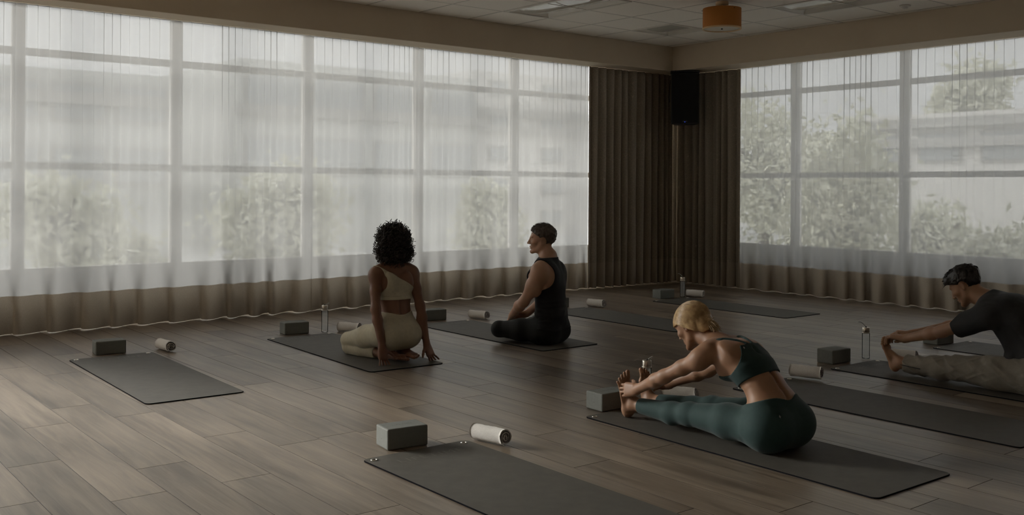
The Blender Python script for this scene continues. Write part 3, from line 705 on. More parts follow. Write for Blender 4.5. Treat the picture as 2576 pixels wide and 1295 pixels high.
class Grid:
    def __init__(s, prims, h, pad=.035):
        lo = np.min([p.lo for p in prims], 0)-pad; hi = np.max([p.hi for p in prims], 0)+pad
        s.h, s.lo = h, lo; s.n = np.ceil((hi-lo)/h).astype(int)+1
        s.ax = [(lo[i]+h*np.arange(s.n[i])).astype(np.float32) for i in range(3)]
        s.X, s.Y, s.Z = s.ax[0][:, None, None], s.ax[1][None, :, None], s.ax[2][None, None, :]
    def field(s, prims, pad=.03):
        Fd = np.full(s.n, .2, np.float32)
        for p in prims:
            m = pad+p.k; i0 = np.clip(np.floor((p.lo-m-s.lo)/s.h).astype(int), 0, s.n); i1 = np.clip(np.ceil((p.hi+m-s.lo)/s.h).astype(int)+1, 0, s.n)
            sl = tuple(slice(a, b) for a, b in zip(i0, i1))
            if any(b <= a for a, b in zip(i0, i1)): continue
            d = p.f(s.X[sl[0]], s.Y[:, sl[1]], s.Z[:, :, sl[2]]).astype(np.float32); c = Fd[sl]
            if p.sub:
                hh = np.clip(.5-.5*(c+d)/p.k, 0, 1); Fd[sl] = c+(-d-c)*hh+p.k*hh*(1-hh)
            else:
                hh = np.clip(.5+.5*(c-d)/p.k, 0, 1); Fd[sl] = c+(d-c)*hh-p.k*hh*(1-hh)
        return Fd
    def mesh(s, Fd):
        """surface nets"""
        ins = Fd < 0; c = ins[:-1, :-1, :-1].astype(np.int8)
        for a, b, d in ((1, 0, 0), (0, 1, 0), (0, 0, 1), (1, 1, 0), (1, 0, 1), (0, 1, 1), (1, 1, 1)):
            c = c+ins[a:ins.shape[0]-1+a, b:ins.shape[1]-1+b, d:ins.shape[2]-1+d]
        cells = np.argwhere((c > 0) & (c < 8)); idx = np.full(c.shape, -1, np.int32); idx[tuple(cells.T)] = np.arange(len(cells))
        cor = np.array([(i, j, k) for i in (0, 1) for j in (0, 1) for k in (0, 1)])
        val = np.stack([Fd[cells[:, 0]+o[0], cells[:, 1]+o[1], cells[:, 2]+o[2]] for o in cor], 1)
        acc = np.zeros((len(cells), 3)); cnt = np.zeros(len(cells))
        for a in range(8):
            for b in range(a+1, 8):
                if np.abs(cor[a]-cor[b]).sum() != 1: continue
                va, vb = val[:, a], val[:, b]; cr = (va < 0) != (vb < 0); t = np.where(cr, va/(va-vb+1e-12*(va == vb)), 0)
                acc += np.where(cr[:, None], cor[a]+(cor[b]-cor[a])*t[:, None], 0); cnt += cr
        V = s.lo+s.h*(cells+acc/np.maximum(cnt, 1)[:, None]); Q = []
        for ax in range(3):
            sl0 = [slice(None)]*3; sl1 = [slice(None)]*3; sl0[ax] = slice(0, -1); sl1[ax] = slice(1, None)
            A0, A1 = ins[tuple(sl0)], ins[tuple(sl1)]; e = np.argwhere(A0 != A1); o1, o2 = [(1, 2), (2, 0), (0, 1)][ax]
            e = e[(e[:, o1] > 0) & (e[:, o2] > 0)]
            e = e[(e[:, o1] < c.shape[o1]) & (e[:, o2] < c.shape[o2])]
            d1 = np.zeros(3, int); d1[o1] = 1; d2 = np.zeros(3, int); d2[o2] = 1
            q = np.stack([idx[tuple((e-d1-d2).T)], idx[tuple((e-d2).T)], idx[tuple(e.T)], idx[tuple((e-d1).T)]], 1)
            fl = A0[tuple(e.T)]; q = np.where(fl[:, None], q, q[:, ::-1]); Q.append(q)
        return V, np.vstack(Q)
# ---- anatomy builders (all return lists of primitives) -----------------
def torso(nodes, ax, k=.03):
    """nodes: (centre, half width, half depth)"""
    return [Seg(a[0], b[0], a[2], b[2], k, ax, a[1]/a[2], b[1]/b[2]) for a, b in zip(nodes[:-1], nodes[1:])]
def arm(S_, E_, W_, s=1., muscle=1.):
    S_, E_, W_ = A(*S_), A(*E_), A(*W_); u = unit(E_-S_); f = unit(W_-E_); m = muscle; mf = 1+(m-1)*.2
    return [Seg(S_, S_+(E_-S_)*.5, .048*s*m, .043*s*m, .025), Seg(S_+(E_-S_)*.5, E_, .043*s*m, .036*s, .02),
            Ell(S_+u*.02, (.055*s*m, .055*s*m, .062*s*m), None, .03),
            Seg(E_-f*.005, E_+(W_-E_)*.28, .036*s, .0392*s*mf, .03), Seg(E_+(W_-E_)*.28, W_, .0392*s*mf, .0255*s, .025), Seg(W_-f*.02, W_+f*.01, .0255*s, .026*s, .015)]
def leg(H_, K_, A_, s=1., th=1., cal=None):
    H_, K_, A_ = A(*H_), A(*K_), A(*A_); f = A_-K_
    cb = A(0, 0, 0) if cal is None else A(*cal)
    return [Seg(H_, H_+(K_-H_)*.45, .088*s*th, .080*s*th, .04), Seg(H_+(K_-H_)*.45, K_, .080*s*th, .054*s, .03), Ell(K_, (.056*s, .056*s, .056*s), None, .02),
            Seg(K_, K_+f*.3+cb, .052*s, .055*s, .025), Seg(K_+f*.3+cb, A_, .055*s, .034*s, .025)]
def hand(W_, d, n, side, curl, s=1., spread=.12, thumb=(.55, .75, -.15, .35), k=.006):
    """W_ wrist; d knuckle direction; n back of hand; side thumb side; curl = 4 x (a1, a2, a3) in degrees"""
    W_ = A(*W_); d = unit(d); n = unit(A(*n)-d*np.dot(n, d)); side = unit(A(*side)-d*np.dot(side, d)-n*np.dot(side, n)); P = []
    for o0, o1 in ((.016, .027), (.004, .009), (-.006, -.009), (-.015, -.026)):
        P.append(Seg(W_+side*o0*s, W_+d*.082*s+side*o1*s, .0155*s, .0125*s, .012))
    P.append(Seg(W_+d*.02*s, W_+d*.075*s, .014*s, .012*s, .012, side, 2.2, 2.9))
    ln = ((.044, .026, .021), (.048, .030, .022), (.044, .028, .022), (.034, .021, .019)); ks = ((.086, .027), (.089, .009), (.085, -.009), (.077, -.027))
    for i in range(4):
        p = W_+d*ks[i][0]*s+side*ks[i][1]*s; sp = spread*(1.4-i)*.9; dr = rot(d, n, -sp if np.dot(np.cross(n, d), side) < 0 else sp); ang = 0
        axis = np.cross(dr, n)
        r = (.0084, .0087, .0083, .0073)[i]*s
        for j in range(3):
            ang = math.radians(curl[i][j]); dr = rot(dr, axis, -ang); q = p+dr*ln[i][j]*s
            P.append(Seg(p, q, r*(1-.07*j), r*(.93-.07*j), .004)); p = q
    t0 = W_+d*.018*s+side*.020*s-n*.004*s; td = unit(d*thumb[0]+side*thumb[1]+n*thumb[2]); t1 = t0+td*.044*s
    td2 = unit(td+d*thumb[3]); t2 = t1+td2*.032*s; t3 = t2+unit(td2+d*.2)*.024*s
    P += [Seg(t0, t1, .0155*s, .012*s, .012), Seg(t1, t2, .0112*s, .0098*s, .005), Seg(t2, t3, .0098*s, .008*s, .005)]
    return P
def foot(Hl, f, n, m, An, s=1., fan=0.):
    """Hl heel under-surface point; f heel to toes; n dorsal normal; m big toe side; An ankle"""
    Hl, An = A(*Hl), A(*An); f = unit(f); n = unit(A(*n)-f*np.dot(n, f)); m = unit(A(*m)-f*np.dot(m, f)-n*np.dot(m, n))
    P = [Ell(Hl+n*.030*s+f*.012*s, (.034*s, .036*s, .030*s), (m, f, n), .02), Seg(An, Hl+n*.032*s+f*.02*s, .034*s, .030*s, .025),
         Seg(An, Hl+f*.115*s+n*.036*s+m*.006*s, .033*s, .021*s, .025), Seg(Hl+f*.04*s+n*.022*s, Hl+f*.165*s+n*.016*s, .021*s, .015*s, .02, m, 1.45, 2.85),
         Ell(Hl+f*.165*s+m*.028*s+n*.016*s, (.021*s, .024*s, .016*s), (m, f, n), .015)]
    for o, L0, L1, r in ((.029, .175, .232, .0125), (.009, .182, .232, .0088), (-.0075, .178, .222, .0082), (-.022, .170, .209, .0078), (-.035, .160, .194, .0076)):
        fo = o*(1+fan)
        P.append(Seg(Hl+f*L0*s+m*o*s+n*.014*s, Hl+f*(L0+L1)/2*s+m*(o+fo)/2*s+n*.017*s, r*s, r*s*.95, .006)); P.append(Seg(Hl+f*(L0+L1)/2*s+m*(o+fo)/2*s+n*.017*s, Hl+f*L1*s+m*fo*s+n*.011*s, r*.95*s, r*s*1.02, .004))
    P += [Ell(An+m*.028*s, (.013*s,)*3, None, .012), Ell(An-m*.028*s, (.012*s,)*3, None, .012)]
    return P
def head_frame(fwd, up):
    f = unit(fwd); u = unit(A(*up)-f*np.dot(up, f)); return np.array([np.cross(f, u), f, u])       # rows: right, forward, up
def head(c, fr, s=1., fem=False):
    c = A(*c)
    def T(x, y, z): return c+(fr[0]*x+fr[1]*y+fr[2]*z)*s
    def E(x, y, z, rx, ry, rz, k=.015, sub=False): return Ell(T(x, y, z), (rx*s, ry*s, rz*s), fr, k*s, sub)
    j = .92 if fem else 1.
    P = [E(0, -.016, .036, .074, .096, .083), E(0, .022, .012, .066, .072, .075, .03), E(0, .034, -.045, .050*j, .052, .060, .03)]
    for x in (-1, 1):
        P += [Seg(T(x*.056*j, -.002, -.030), T(x*.047*j, .012, -.066), .018*s, .016*s, .02*s), Seg(T(x*.047*j, .012, -.066), T(x*.012, .072, -.096), .016*s, .015*s, .02*s)]
        P += [E(x*.043, .060, -.018, .022, .022, .018, .02), E(x*.026, .078, .028, .026, .012, .009, .012)]
    P += [E(0, .079, -.094, .018*j, .015, .015, .014)]
    for x in (-1, 1): P.append(E(x*.030, .097, .006, .018, .016, .0115, .010, True))
    for x in (-1, 1): P += [E(x*.030, .0735, .005, .0145, .0135, .0115, .004), Seg(T(x*.018, .086, -.001), T(x*.043, .079, -.001), .0026*s, .0022*s, .003*s)]
    P += [Seg(T(0, .090, .020), T(0, .108, -.022), .0075*s, .0095*s, .010*s), E(0, .110, -.027, .0105, .0105, .009, .007)]
    for x in (-1, 1): P.append(E(x*.0115, .100, -.030, .0075, .009, .0065, .005))
    P += [Seg(T(-.019, .083, -.057), T(0, .0935, -.054), .0048*s, .0062*s, .005*s), Seg(T(.019, .083, -.057), T(0, .0935, -.054), .0048*s, .0062*s, .005*s),
          Seg(T(-.016, .083, -.067), T(0, .091, -.068), .005*s, .0072*s, .005*s), Seg(T(.016, .083, -.067), T(0, .091, -.068), .005*s, .0072*s, .005*s),
          E(0, .096, -.0615, .022, .004, .0012, .004, True), E(0, .096, -.080, .016, .009, .006, .008, True)]
    for x in (-1, 1):
        ef = np.array([unit(fr[0]*.92-x*fr[1]*.38), unit(fr[1]*.92+x*fr[0]*.38), fr[2]])
        cc = T(x*.079, -.012, -.004)
        P += [Ell(cc, (.0062*s, .0175*s, .031*s), ef, .006*s), Ell(cc+fr[0]*x*.006*s+fr[1]*.002*s+fr[2]*.004*s, (.0045*s, .0095*s, .018*s), ef, .004*s, True),
              Ell(T(x*.078, .0, -.004), (.005*s, .006*s, .008*s), ef, .005*s)]
    return P
def neck(c, fr, base, r=.052, s=1.):
    c = A(*c); return [Seg(c-fr[2]*.045*s-fr[1]*.018*s, base, r*.98*s, r*1.08*s, .03)]
def brows(name, c, fr, s, m, parent, base, fem=False):
    for x in (-1, 1):
        P = [A(*c)-base+(fr[0]*x*px+fr[1]*py+fr[2]*pz)*s for px, py, pz in ((.012, .0905, .026), (.024, .089, .030), (.038, .080, .029), (.048, .069, .022))]
        tube('eyebrow', P, [.0022*s, .0034*s, .0030*s, .0012*s], m, parent, 6)
        P = [A(*c)-base+(fr[0]*x*px+fr[1]*py+fr[2]*pz)*s for px, py, pz in ((.017, .0875, -.003), (.030, .0885, -.006), (.044, .079, -.002))]
        tube('eyelash', P, [.0010*s, .0016*s, .0012*s], m, parent, 5)
def make_person(base, body_prims, h, skin, label, parts):
    """one continuous body mesh; parts = [(name, material, function(grid, body field) -> field)]"""
    base = A(*base); g = Grid(body_prims, h); Fb = np.maximum(g.field(body_prims), MT+.0012-g.Z); V, Q = g.mesh(Fb)
    o = link('person', np_mesh('person', V-base, Q, skin), None, tuple(base)); setp(o, label, 'person')
    for nm, m, fn in parts:
        r = fn(g, Fb)
        if isinstance(r, tuple): V, Q = r
        else: V, Q = g.mesh(np.maximum(r, MT+.0009-g.Z))
        link(nm, np_mesh(nm, V-base, Q, m), o)
    return o
def emblem(o, part, base, u, v, h):
    """small stitched diamond mark set on the cloth where the photograph shows it"""
    ch = [c for c in o.children if c.name.startswith(part)][0]; me = ch.data; V = np.empty(len(me.vertices)*3, np.float32); me.vertices.foreach_get('co', V); V = V.reshape(-1, 3)+base
    Nn = np.empty(len(me.vertices)*3, np.float32); me.vertices.foreach_get('normal', Nn); Nn = Nn.reshape(-1, 3)
    r = unit(ray(u, v)); D = V-C0; t = D@r; ds = np.linalg.norm(D-t[:, None]*r, axis=1); k = np.where(ds < .006)[0]
    if not len(k): return
    i = k[np.argmin(t[k])]; n = unit(Nn[i]); up = unit(A(0, 0, 1)-n*n[2]); sd = np.cross(up, n); p = V[i]+n*.0012-base
    for q in (1., .5): tube('emblem', [p+up*h*q, p+sd*h*.5*q, p-up*h*q, p-sd*h*.5*q], .0009, M_strap, ch, 5, True)
def plane(g, p, n): p, n = A(*p), unit(n); return (g.X-p[0])*n[0]+(g.Y-p[1])*n[1]+(g.Z-p[2])*n[2]      # > 0 on the side of n
def local(g, c, fr, s):
    dx, dy, dz = g.X-c[0], g.Y-c[1], g.Z-c[2]
    return [(dx*fr[i][0]+dy*fr[i][1]+dz*fr[i][2])/s for i in range(3)]
def ball(g, c, rad, fr=None): return Ell(c, rad, fr).f(g.X, g.Y, g.Z)
# ---- skins and cloth ---------------------------------------------------
def skin_mat(name, c1, c2, rough=.5):
    m = mat(name, c1, rough, .5); noise_col(m, c1, c2, 9, 4, bump=.06, bscale=500); b = m.node_tree.nodes['Principled BSDF']
    b.inputs['Sheen Weight'].default_value = .10; b.inputs['Sheen Roughness'].default_value = .4; b.inputs['Roughness'].default_value = .52
    b.inputs['Subsurface Weight'].default_value = .12; b.inputs['Subsurface Radius'].default_value = (.01, .004, .002); b.inputs['Subsurface Scale'].default_value = .4
    return m
M_skin_dark = skin_mat('skin_deep_brown', (.175, .082, .047), (.21, .102, .060), .42)
M_skin_tan = skin_mat('skin_tan', (.47, .27, .175), (.53, .31, .21))
M_skin_warm = skin_mat('skin_warm', (.31, .16, .088), (.37, .20, .115))
M_skin_olive = skin_mat('skin_olive', (.36, .195, .11), (.42, .235, .14))
def cloth(name, c, sheen=.1, bump=.15, rough=.75): 
    m = mat(name, c, rough, .25); noise_col(m, tuple(x*.92 for x in c), tuple(min(1, x*1.06) for x in c), 40, 3, bump=bump, bscale=700); m.node_tree.nodes['Principled BSDF'].inputs['Sheen Weight'].default_value = sheen; return m
M_cream = cloth('cream_knit', (.50, .46, .345)); M_blackc = cloth('black_jersey', (.018, .018, .019), .05); M_blackp = cloth('black_leggings_cloth', (.014, .015, .014), .05)
M_green = cloth('dark_green_knit', (.022, .046, .044), .1); M_green2 = cloth('dark_green_leggings_cloth', (.027, .056, .053), .1)
M_char = cloth('charcoal_tee', (.040, .040, .041), .05); M_khaki = cloth('taupe_trouser_cloth', (.27, .24, .195), .05)
def hair_mat(name, c1, c2, rough=.36):
    m = mat(name, c1, rough, .6); noise_col(m, c1, c2, 35, 4); return m
M_hair_curl = hair_mat('black_curls', (.014, .010, .008), (.035, .022, .014)); M_hair_brown = hair_mat('brown_hair', (.050, .038, .030), (.11, .085, .065))
M_hair_black = hair_mat('black_hair', (.008, .007, .007), (.02, .018, .017)); M_hair_blonde = hair_mat('blonde_hair', (.30, .175, .065), (.58, .40, .20), .38)
def strands(paths, r0, r1, n=4):
    VV, QQ, off = [], [], 0
    for P in paths:
        V, Q = tube_arrays(P, np.linspace(r0, r1, len(P)), n, False, False); VV.append(V); QQ.append(np.array(Q)+off); off += len(V)
    return np.vstack(VV), np.vstack(QQ)
# ======== kneeling woman with curly hair (seen from behind) =============
def kneeling_woman():
    base = A(3.90, 6.30, MT); gr = np.random.default_rng(5); ax = A(1, -.06, 0)
    hipL, hipR = A(3.815, 6.33, .205), A(4.005, 6.32, .205); knL, knR = A(3.765, 6.735, .115), A(4.02, 6.75, .115)
    akL, akR = A(3.845, 6.335, .052), A(3.985, 6.315, .052)
    shL, shR = A(3.765, 6.345, .655), A(4.075, 6.325, .655); elL, elR = A(3.715, 6.250, .400), A(4.090, 6.230, .400); wrL, wrR = A(3.735, 6.190, .130), A(4.105, 6.160, .116)
    tor = torso([(A(3.91, 6.30, .20), .165, .115), (A(3.915, 6.30, .29), .140, .095), (A(3.92, 6.305, .375), .108, .080), (A(3.92, 6.325, .47), .122, .092), (A(3.92, 6.345, .57), .140, .098), (A(3.92, 6.345, .655), .130, .070)], ax)
    tor += [Seg((3.80, 6.34, .665), (4.04, 6.325, .665), .048, .048, .04), Seg((3.92, 6.34, .73), (3.80, 6.34, .675), .036, .036, .04), Seg((3.92, 6.34, .73), (4.04, 6.33, .675), .036, .036, .04),
            Ell((3.86, 6.425, .545), (.058, .05, .06), None, .03), Ell((3.98, 6.42, .545), (.058, .05, .06), None, .03),
            Ell((3.85, 6.262, .585), (.05, .03, .075), None, .03), Ell((3.99, 6.255, .585), (.05, .03, .075), None, .03),
            Seg((3.92, 6.222, .36), (3.92, 6.232, .56), .012, .012, .02, sub=True)]
    glu = [Ell((3.85, 6.255, .20), (.105, .11, .105), None, .04), Ell((3.985, 6.245, .20), (.105, .11, .105), None, .04)]
    lg = leg(hipL, knL, (3.845, 6.35, .050), .98, 1.0)[:3]+leg(hipR, knR, (3.985, 6.33, .050), .98, 1.0)[:3]
    for kn, ak in ((knL, akL), (knR, akR)):
        k2 = A(kn[0]+.005, kn[1]-.01, .064); lg += [Seg(kn, k2, .055, .052, .02), Seg(k2, k2+(ak-k2)*.35, .055, .054, .012), Seg(k2+(ak-k2)*.35, ak, .054, .034, .012)]
    ft = foot((3.850, 6.315, .098), (.10, -.96, -.22), (0, .22, -1), (1, 0, 0), (3.848, 6.338, .058), .98)+foot((3.975, 6.30, .105), (-.02, -.96, -.20), (0, .22, -1), (-1, 0, 0), (3.982, 6.318, .060), .98)
    ar = arm(shL, elL, wrL, .90)+arm(shR, elR, wrR, .90)
    cu = [(12, 8, 6)]*4
    hd = hand(wrL, (-.06, -.30, -.95), (.0, -.95, .30), (1, -.1, 0), [(-18, 10, 12), (-14, 8, 10), (-14, 8, 10), (-18, 10, 12)], .98, .20, (.5, .8, .1, .3))
    hd += hand(wrR, (.16, -.42, -.90), (.2, -.90, .42), (-1, -.15, 0), [(-10, 10, 12), (-16, 8, 10), (-18, 8, 10), (-24, 10, 12)], .98, .22, (.5, .8, .1, .3))
    c = A(3.925, 6.375, .862); fr = head_frame((-.05, 1, .0), (0, .04, 1)); s = .97
    hp = head(c, fr, s, True)+neck(c, fr, (3.92, 6.335, .70), .047)
    body = tor+glu+lg+ft+ar+hd+hp
    def leggings(g, Fb):
        f = g.field(tor[:3]+glu+lg[:6])-.0055; wl = g.Z-.372+.022*np.exp(-((g.X-3.92)/.07)**2)*(g.Y < 6.30)
        f = np.maximum(f, wl); sh = np.maximum(g.field(lg[6:])-.0055, 6.415-g.Y); k = .006; hh = np.clip(.5+.5*(f-sh)/k, 0, 1)
        return f+(sh-f)*hh-k*hh*(1-hh)
    def top(g, Fb):
        f = g.field(tor[:-1])-.006
        diag = (g.Z-(.672-.62*np.clip(g.X-3.835, -.3, 1)))*.85       # neckline falls from one shoulder to the other armpit
        armL = -ball(g, (3.755, 6.33, .60), (.062, .2, .11)); armR = -ball(g, (4.10, 6.31, .63), (.066, .2, .12)); neckc = -ball(g, (3.925, 6.34, .75), (.062, .2, .085))
        band = .462-g.Z
        return np.maximum.reduce([f, np.broadcast_to(diag, f.shape), armL, armR, neckc, np.broadcast_to(band, f.shape), np.broadcast_to(g.Z-.74, f.shape)])
    def band(g, Fb):
        f = g.field(tor[:-1])-.0082; return np.maximum(f, np.abs(g.Z-.476)-.015)
    def hair(g, Fb):
        paths = []; n = 1500; cc = c+A(.0, -.022, .012); i = 0
        while len(paths) < n:
            d = unit(gr.normal(size=3)); i += 1
            if d[1] > .35 and d[2] < .45: continue                 # keep the face clear
            r = A(.142, .140, .140)*(gr.random()**.30)
            p = cc+d*r*A(1, 1, 1)+A(0, 0, -.022 if d[2] < 0 else 0)
            if d[2] < 0: p = p+A(d[0]*.012, 0, -.02*gr.random())
            if p[2] < .70: continue
            Ln = .05+.05*gr.random(); t = np.linspace(0, 1, 20); dirv = unit(d*.45+A(0, 0, -1)+gr.normal(size=3)*.35)
            e1 = unit(np.cross(dirv, d+A(.01, .02, .03))); e2 = np.cross(dirv, e1); ra = .0065+.004*gr.random(); tw = (2.2+1.6*gr.random())*2*PI; ph = gr.random()*6.3
            P = p+dirv*Ln*(t[:, None]-.5)+ra*(np.cos(tw*t+ph)[:, None]*e1+np.sin(tw*t+ph)[:, None]*e2); paths.append(P)
        V, Q = strands(paths, .0028, .0020, 4)
        g2 = Grid([Ell(cc, (.15, .15, .16))], .006); f = ball(g2, cc+A(0, 0, .002), (.122, .118, .118)); f = np.minimum(f, ball(g2, cc+A(0, -.02, -.065), (.118, .098, .095)))
        f = f+.012*vnoise(g2.X, g2.Y, g2.Z, 70, 3); f = np.maximum(f, -ball(g2, c+A(0, .10, -.045), (.062, .075, .10)))
        V2, Q2 = g2.mesh(f); return np.vstack([V, V2]), np.vstack([Q, Q2+len(V)])
    o = make_person(base, body, .0044, M_skin_dark, 'person with black curly hair kneeling in cream leggings and one-shoulder top, hands planted behind', [('leggings', M_cream, leggings), ('sports_top', M_cream, top), ('sports_top_band', M_cream, band), ('hair', M_hair_curl, hair)])
    brows('b', c, fr, s, M_hair_curl, o, base)
kneeling_woman()
# ======== cross-legged man in black =====================================
def seated_man():
    base = A(5.36, 6.25, MT)
    ax = unit((1, .10, 0))
    hipL, hipR = A(5.265, 6.24, .118), A(5.465, 6.26, .118); knL, knR = A(5.135, 6.575, .110), A(5.66, 6.60, .110)
    akL, akR = A(5.46, 6.52, .062), A(5.36, 6.585, .066)
    shL, shR = A(5.180, 6.235, .625), A(5.565, 6.275, .625); elL, elR = A(5.165, 6.345, .355), A(5.60, 6.40, .36); wrL, wrR = A(5.265, 6.545, .215), A(5.46, 6.55, .215)
    tor = torso([(A(5.365, 6.215, .115), .165, .120), (A(5.365, 6.20, .24), .148, .108), (A(5.365, 6.21, .36), .142, .105), (A(5.368, 6.225, .47), .166, .118), (A(5.37, 6.235, .565), .182, .115), (A(5.372, 6.24, .635), .160, .082)], ax)
    tor += [Seg((5.215, 6.235, .642), (5.53, 6.27, .642), .055, .055, .05), Seg((5.375, 6.245, .73), (5.24, 6.235, .665), .045, .042, .05), Seg((5.375, 6.245, .73), (5.51, 6.265, .665), .045, .042, .05),
            Ell((5.285, 6.325, .565), (.085, .05, .06), None, .04), Ell((5.455, 6.34, .565), (.085, .05, .06), None, .04), Ell((5.255, 6.165, .565), (.065, .05, .10), None, .04), Ell((5.48, 6.175, .565), (.065, .05, .10), None, .04)]
    glu = [Ell((5.29, 6.20, .108), (.115, .125, .10), None, .04), Ell((5.445, 6.215, .108), (.115, .125, .10), None, .04)]
    lg = leg(hipL, knL, akL, 1.04, 1.02)+leg(hipR, knR, akR, 1.04, 1.02)
    ft = foot((5.50, 6.50, .055), (.8, .45, .0), (-.3, .55, .75), (-.3, .9, .2), akL, 1.)+foot((5.37, 6.56, .055), (.05, .95, .0), (.5, .1, .8), (.9, .1, -.3), (5.36, 6.585, .066), 1.)
    ar = arm(shL, elL, wrL, 1.12, 1.14)+arm(shR, elR, wrR, 1.12, 1.14)
    ar += [Ell(shL+A(-.012, -.005, -.03), (.062, .066, .082), None, .03), Ell((elL+shL)/2+A(0, -.026, .0), (.04, .04, .085), None, .03), Ell((elL+shL)/2+A(0, .026, -.01), (.04, .038, .08), None, .03)]
    # turn: the trunk is swung further to his own left than the hips
    pv = A(5.375, 6.215, 0); 
    def turn(p, a): q = A(*p)-pv; ca, sa = math.cos(a), math.sin(a); return pv+A(q[0]*ca-q[1]*sa, q[0]*sa+q[1]*ca, q[2])
    def swing(P, fa):
        for p in P:
            if isinstance(p, Seg):
                p.a, p.b = turn(p.a, fa(p.a[2])), turn(p.b, fa(p.b[2]))
                if p.ax is not None: p.ax = turn(p.ax+pv, fa((p.a[2]+p.b[2])/2))-pv
                m = max(p.r0*max(1, p.q0), p.r1*max(1, p.q1)); p.lo = np.minimum(p.a, p.b)-m; p.hi = np.maximum(p.a, p.b)+m
            else:
                an = fa(p.c[2]); p.c = turn(p.c, an); p.fr = np.array([turn(v+pv, an)-pv for v in p.fr]); e = np.sqrt(((p.fr*p.rad[:, None])**2).sum(0)); p.lo, p.hi = p.c-e, p.c+e
    fl_ = [(35, 35, 20)]*4
    TW = lambda z: .16+.34*float(np.clip((z-.15)/.3, 0, 1))
    hd = hand(wrL, (.55, .72, -.42), (-.55, .3, .75), (.3, -.2, .6), fl_, 1.08)+hand(wrR, (-.45, .75, -.42), (.5, .3, .75), (-.3, -.2, .6), fl_, 1.08)
    swing(tor+glu, TW); swing(lg+ft, lambda z: .16); swing(ar+hd, lambda z: .16+.34*float(np.clip((z-.28)/.2, 0, 1)))
    knL, knR, akL, akR = [turn(p, .16) for p in (knL, knR, akL, akR)]; aCL, aCR = turn((5.150, 6.245, .585), .5), turn((5.60, 6.275, .585), .5); rx = turn(A(1, .1, 0)+pv, .5)-pv; ry = np.cross((0, 0, 1), rx)
    c = A(5.352, 6.305, .858); fr = head_frame((-.74, .67, .03), (0, .0, 1)); s = 1.02
    hp = head(c, fr, s)+neck(c, fr, (5.372, 6.245, .69), .060)+[Seg((5.372, 6.225, .73), (5.372, 6.22, .64), .055, .06, .04)]
    body = tor+glu+lg+ft+ar+hd+hp
    def tank(g, Fb):
        f = g.field(tor+glu[:2]+hp[-1:])-.009; wr_ = vnm(near(f), g.X*.7, g.Y*.7, g.Z, 26, 9)*.0035*np.clip((.50-g.Z)/.25, 0, 1); wr_ = wr_+.006*(.5-np.abs(vnm(near(f), g.X*.5-g.Z*.5, g.Y*.5-g.Z*.5, g.Z*1.3, 20, 19)))*np.clip((.46-g.Z)/.2, 0, 1); f = f-wr_
        af = (rx, ry, (0, 0, 1)); aL = -ball(g, aCL, (.098, .16, .135), af); aR = -ball(g, aCR, (.098, .16, .135), af); nk = -ball(g, turn((5.365, 6.37, .715), .5), (.075, .12, .055), af)
        return np.maximum.reduce([f, aL, aR, nk, np.broadcast_to(.135-g.Z-.03*np.sin(g.Y*20)*.3, f.shape), np.broadcast_to(g.Z-.722, f.shape)])
    def pants(g, Fb):
        f = g.field(tor[:2]+glu+lg)-.0065; f = np.maximum(f, g.Z-.238)
        for p, d in ((akL, akL-knL), (akR, akR-knR)): f = np.maximum(f, np.where(((g.X-p[0])**2+(g.Y-p[1])**2+(g.Z-p[2])**2) < .10**2, plane(g, p-unit(d)*.05, d), -1))
        return f
    def hair(g, Fb):
        f = g.field(hp[:3]); x, y, z = local(g, c, fr, s)
        th = .006+.013*np.clip((z-.02)/.07, 0, 1)+.006*np.clip((y-.03)/.05, 0, 1)*np.clip((z-.06)/.03, 0, 1)
        mk = near(f); nz = .0045*vnm(mk, x*1.4, y*.5, z, 85, 4)+.004*vnm(mk, x, y, z*.6, 140, 6)
        f = f-(th+nz)*s*np.clip((z+.075)/.06, 0, 1)
        q_ = np.clip((z-.018)/.066, 0, 1); line = y-(.016-.5*np.clip(.03-z, 0, .1)+.076*q_*q_*(3-2*q_))      # hairline, sideburn
        line = np.maximum(line, -.085-z+.9*np.clip(y+.04, 0, 1)*1.)
        line = line+.010*vnm(mk, x, y, z, 110, 31)
        hole = .030-np.sqrt((y+.010)**2+((z+.006)*.85)**2)
        f = np.maximum.reduce([f, line*s, np.where(np.abs(x) > .045, hole*s, -1)])
        V, Q = g.mesh(f); gr = np.random.default_rng(14); paths = []
        for i in range(420):
            lx = gr.uniform(-.058, .058); ly = gr.uniform(-.07, .078); lz = .036+.098*math.sqrt(max(.05, 1-(lx/.085)**2-((ly+.016)/.116)**2))
            d = unit((gr.normal()*.35+lx*3, .25+ly*2.5, 1.0+gr.normal()*.2)); t = np.linspace(0, 1, 5)[:, None]; P = A(lx, ly, lz-.004)+d*t*gr.uniform(.014, .024)+A(0, .004, 0)*t*t
            paths.append(c+(P[:, :1]*fr[0]+P[:, 1:2]*fr[1]+P[:, 2:]*fr[2])*s)
        V2, Q2 = strands(paths, .0024, .0007, 4); return np.vstack([V, V2]), np.vstack([Q, Q2+len(V)])
    o = make_person(base, body, .0046, M_skin_tan, 'person with short brown hair sitting cross-legged in black sleeveless top and black trousers', [('tank_top', M_blackc, tank), ('trousers', M_blackp, pants), ('hair', M_hair_brown, hair)])
    brows('b', c, fr, s, M_hair_brown, o, base)
seated_man()
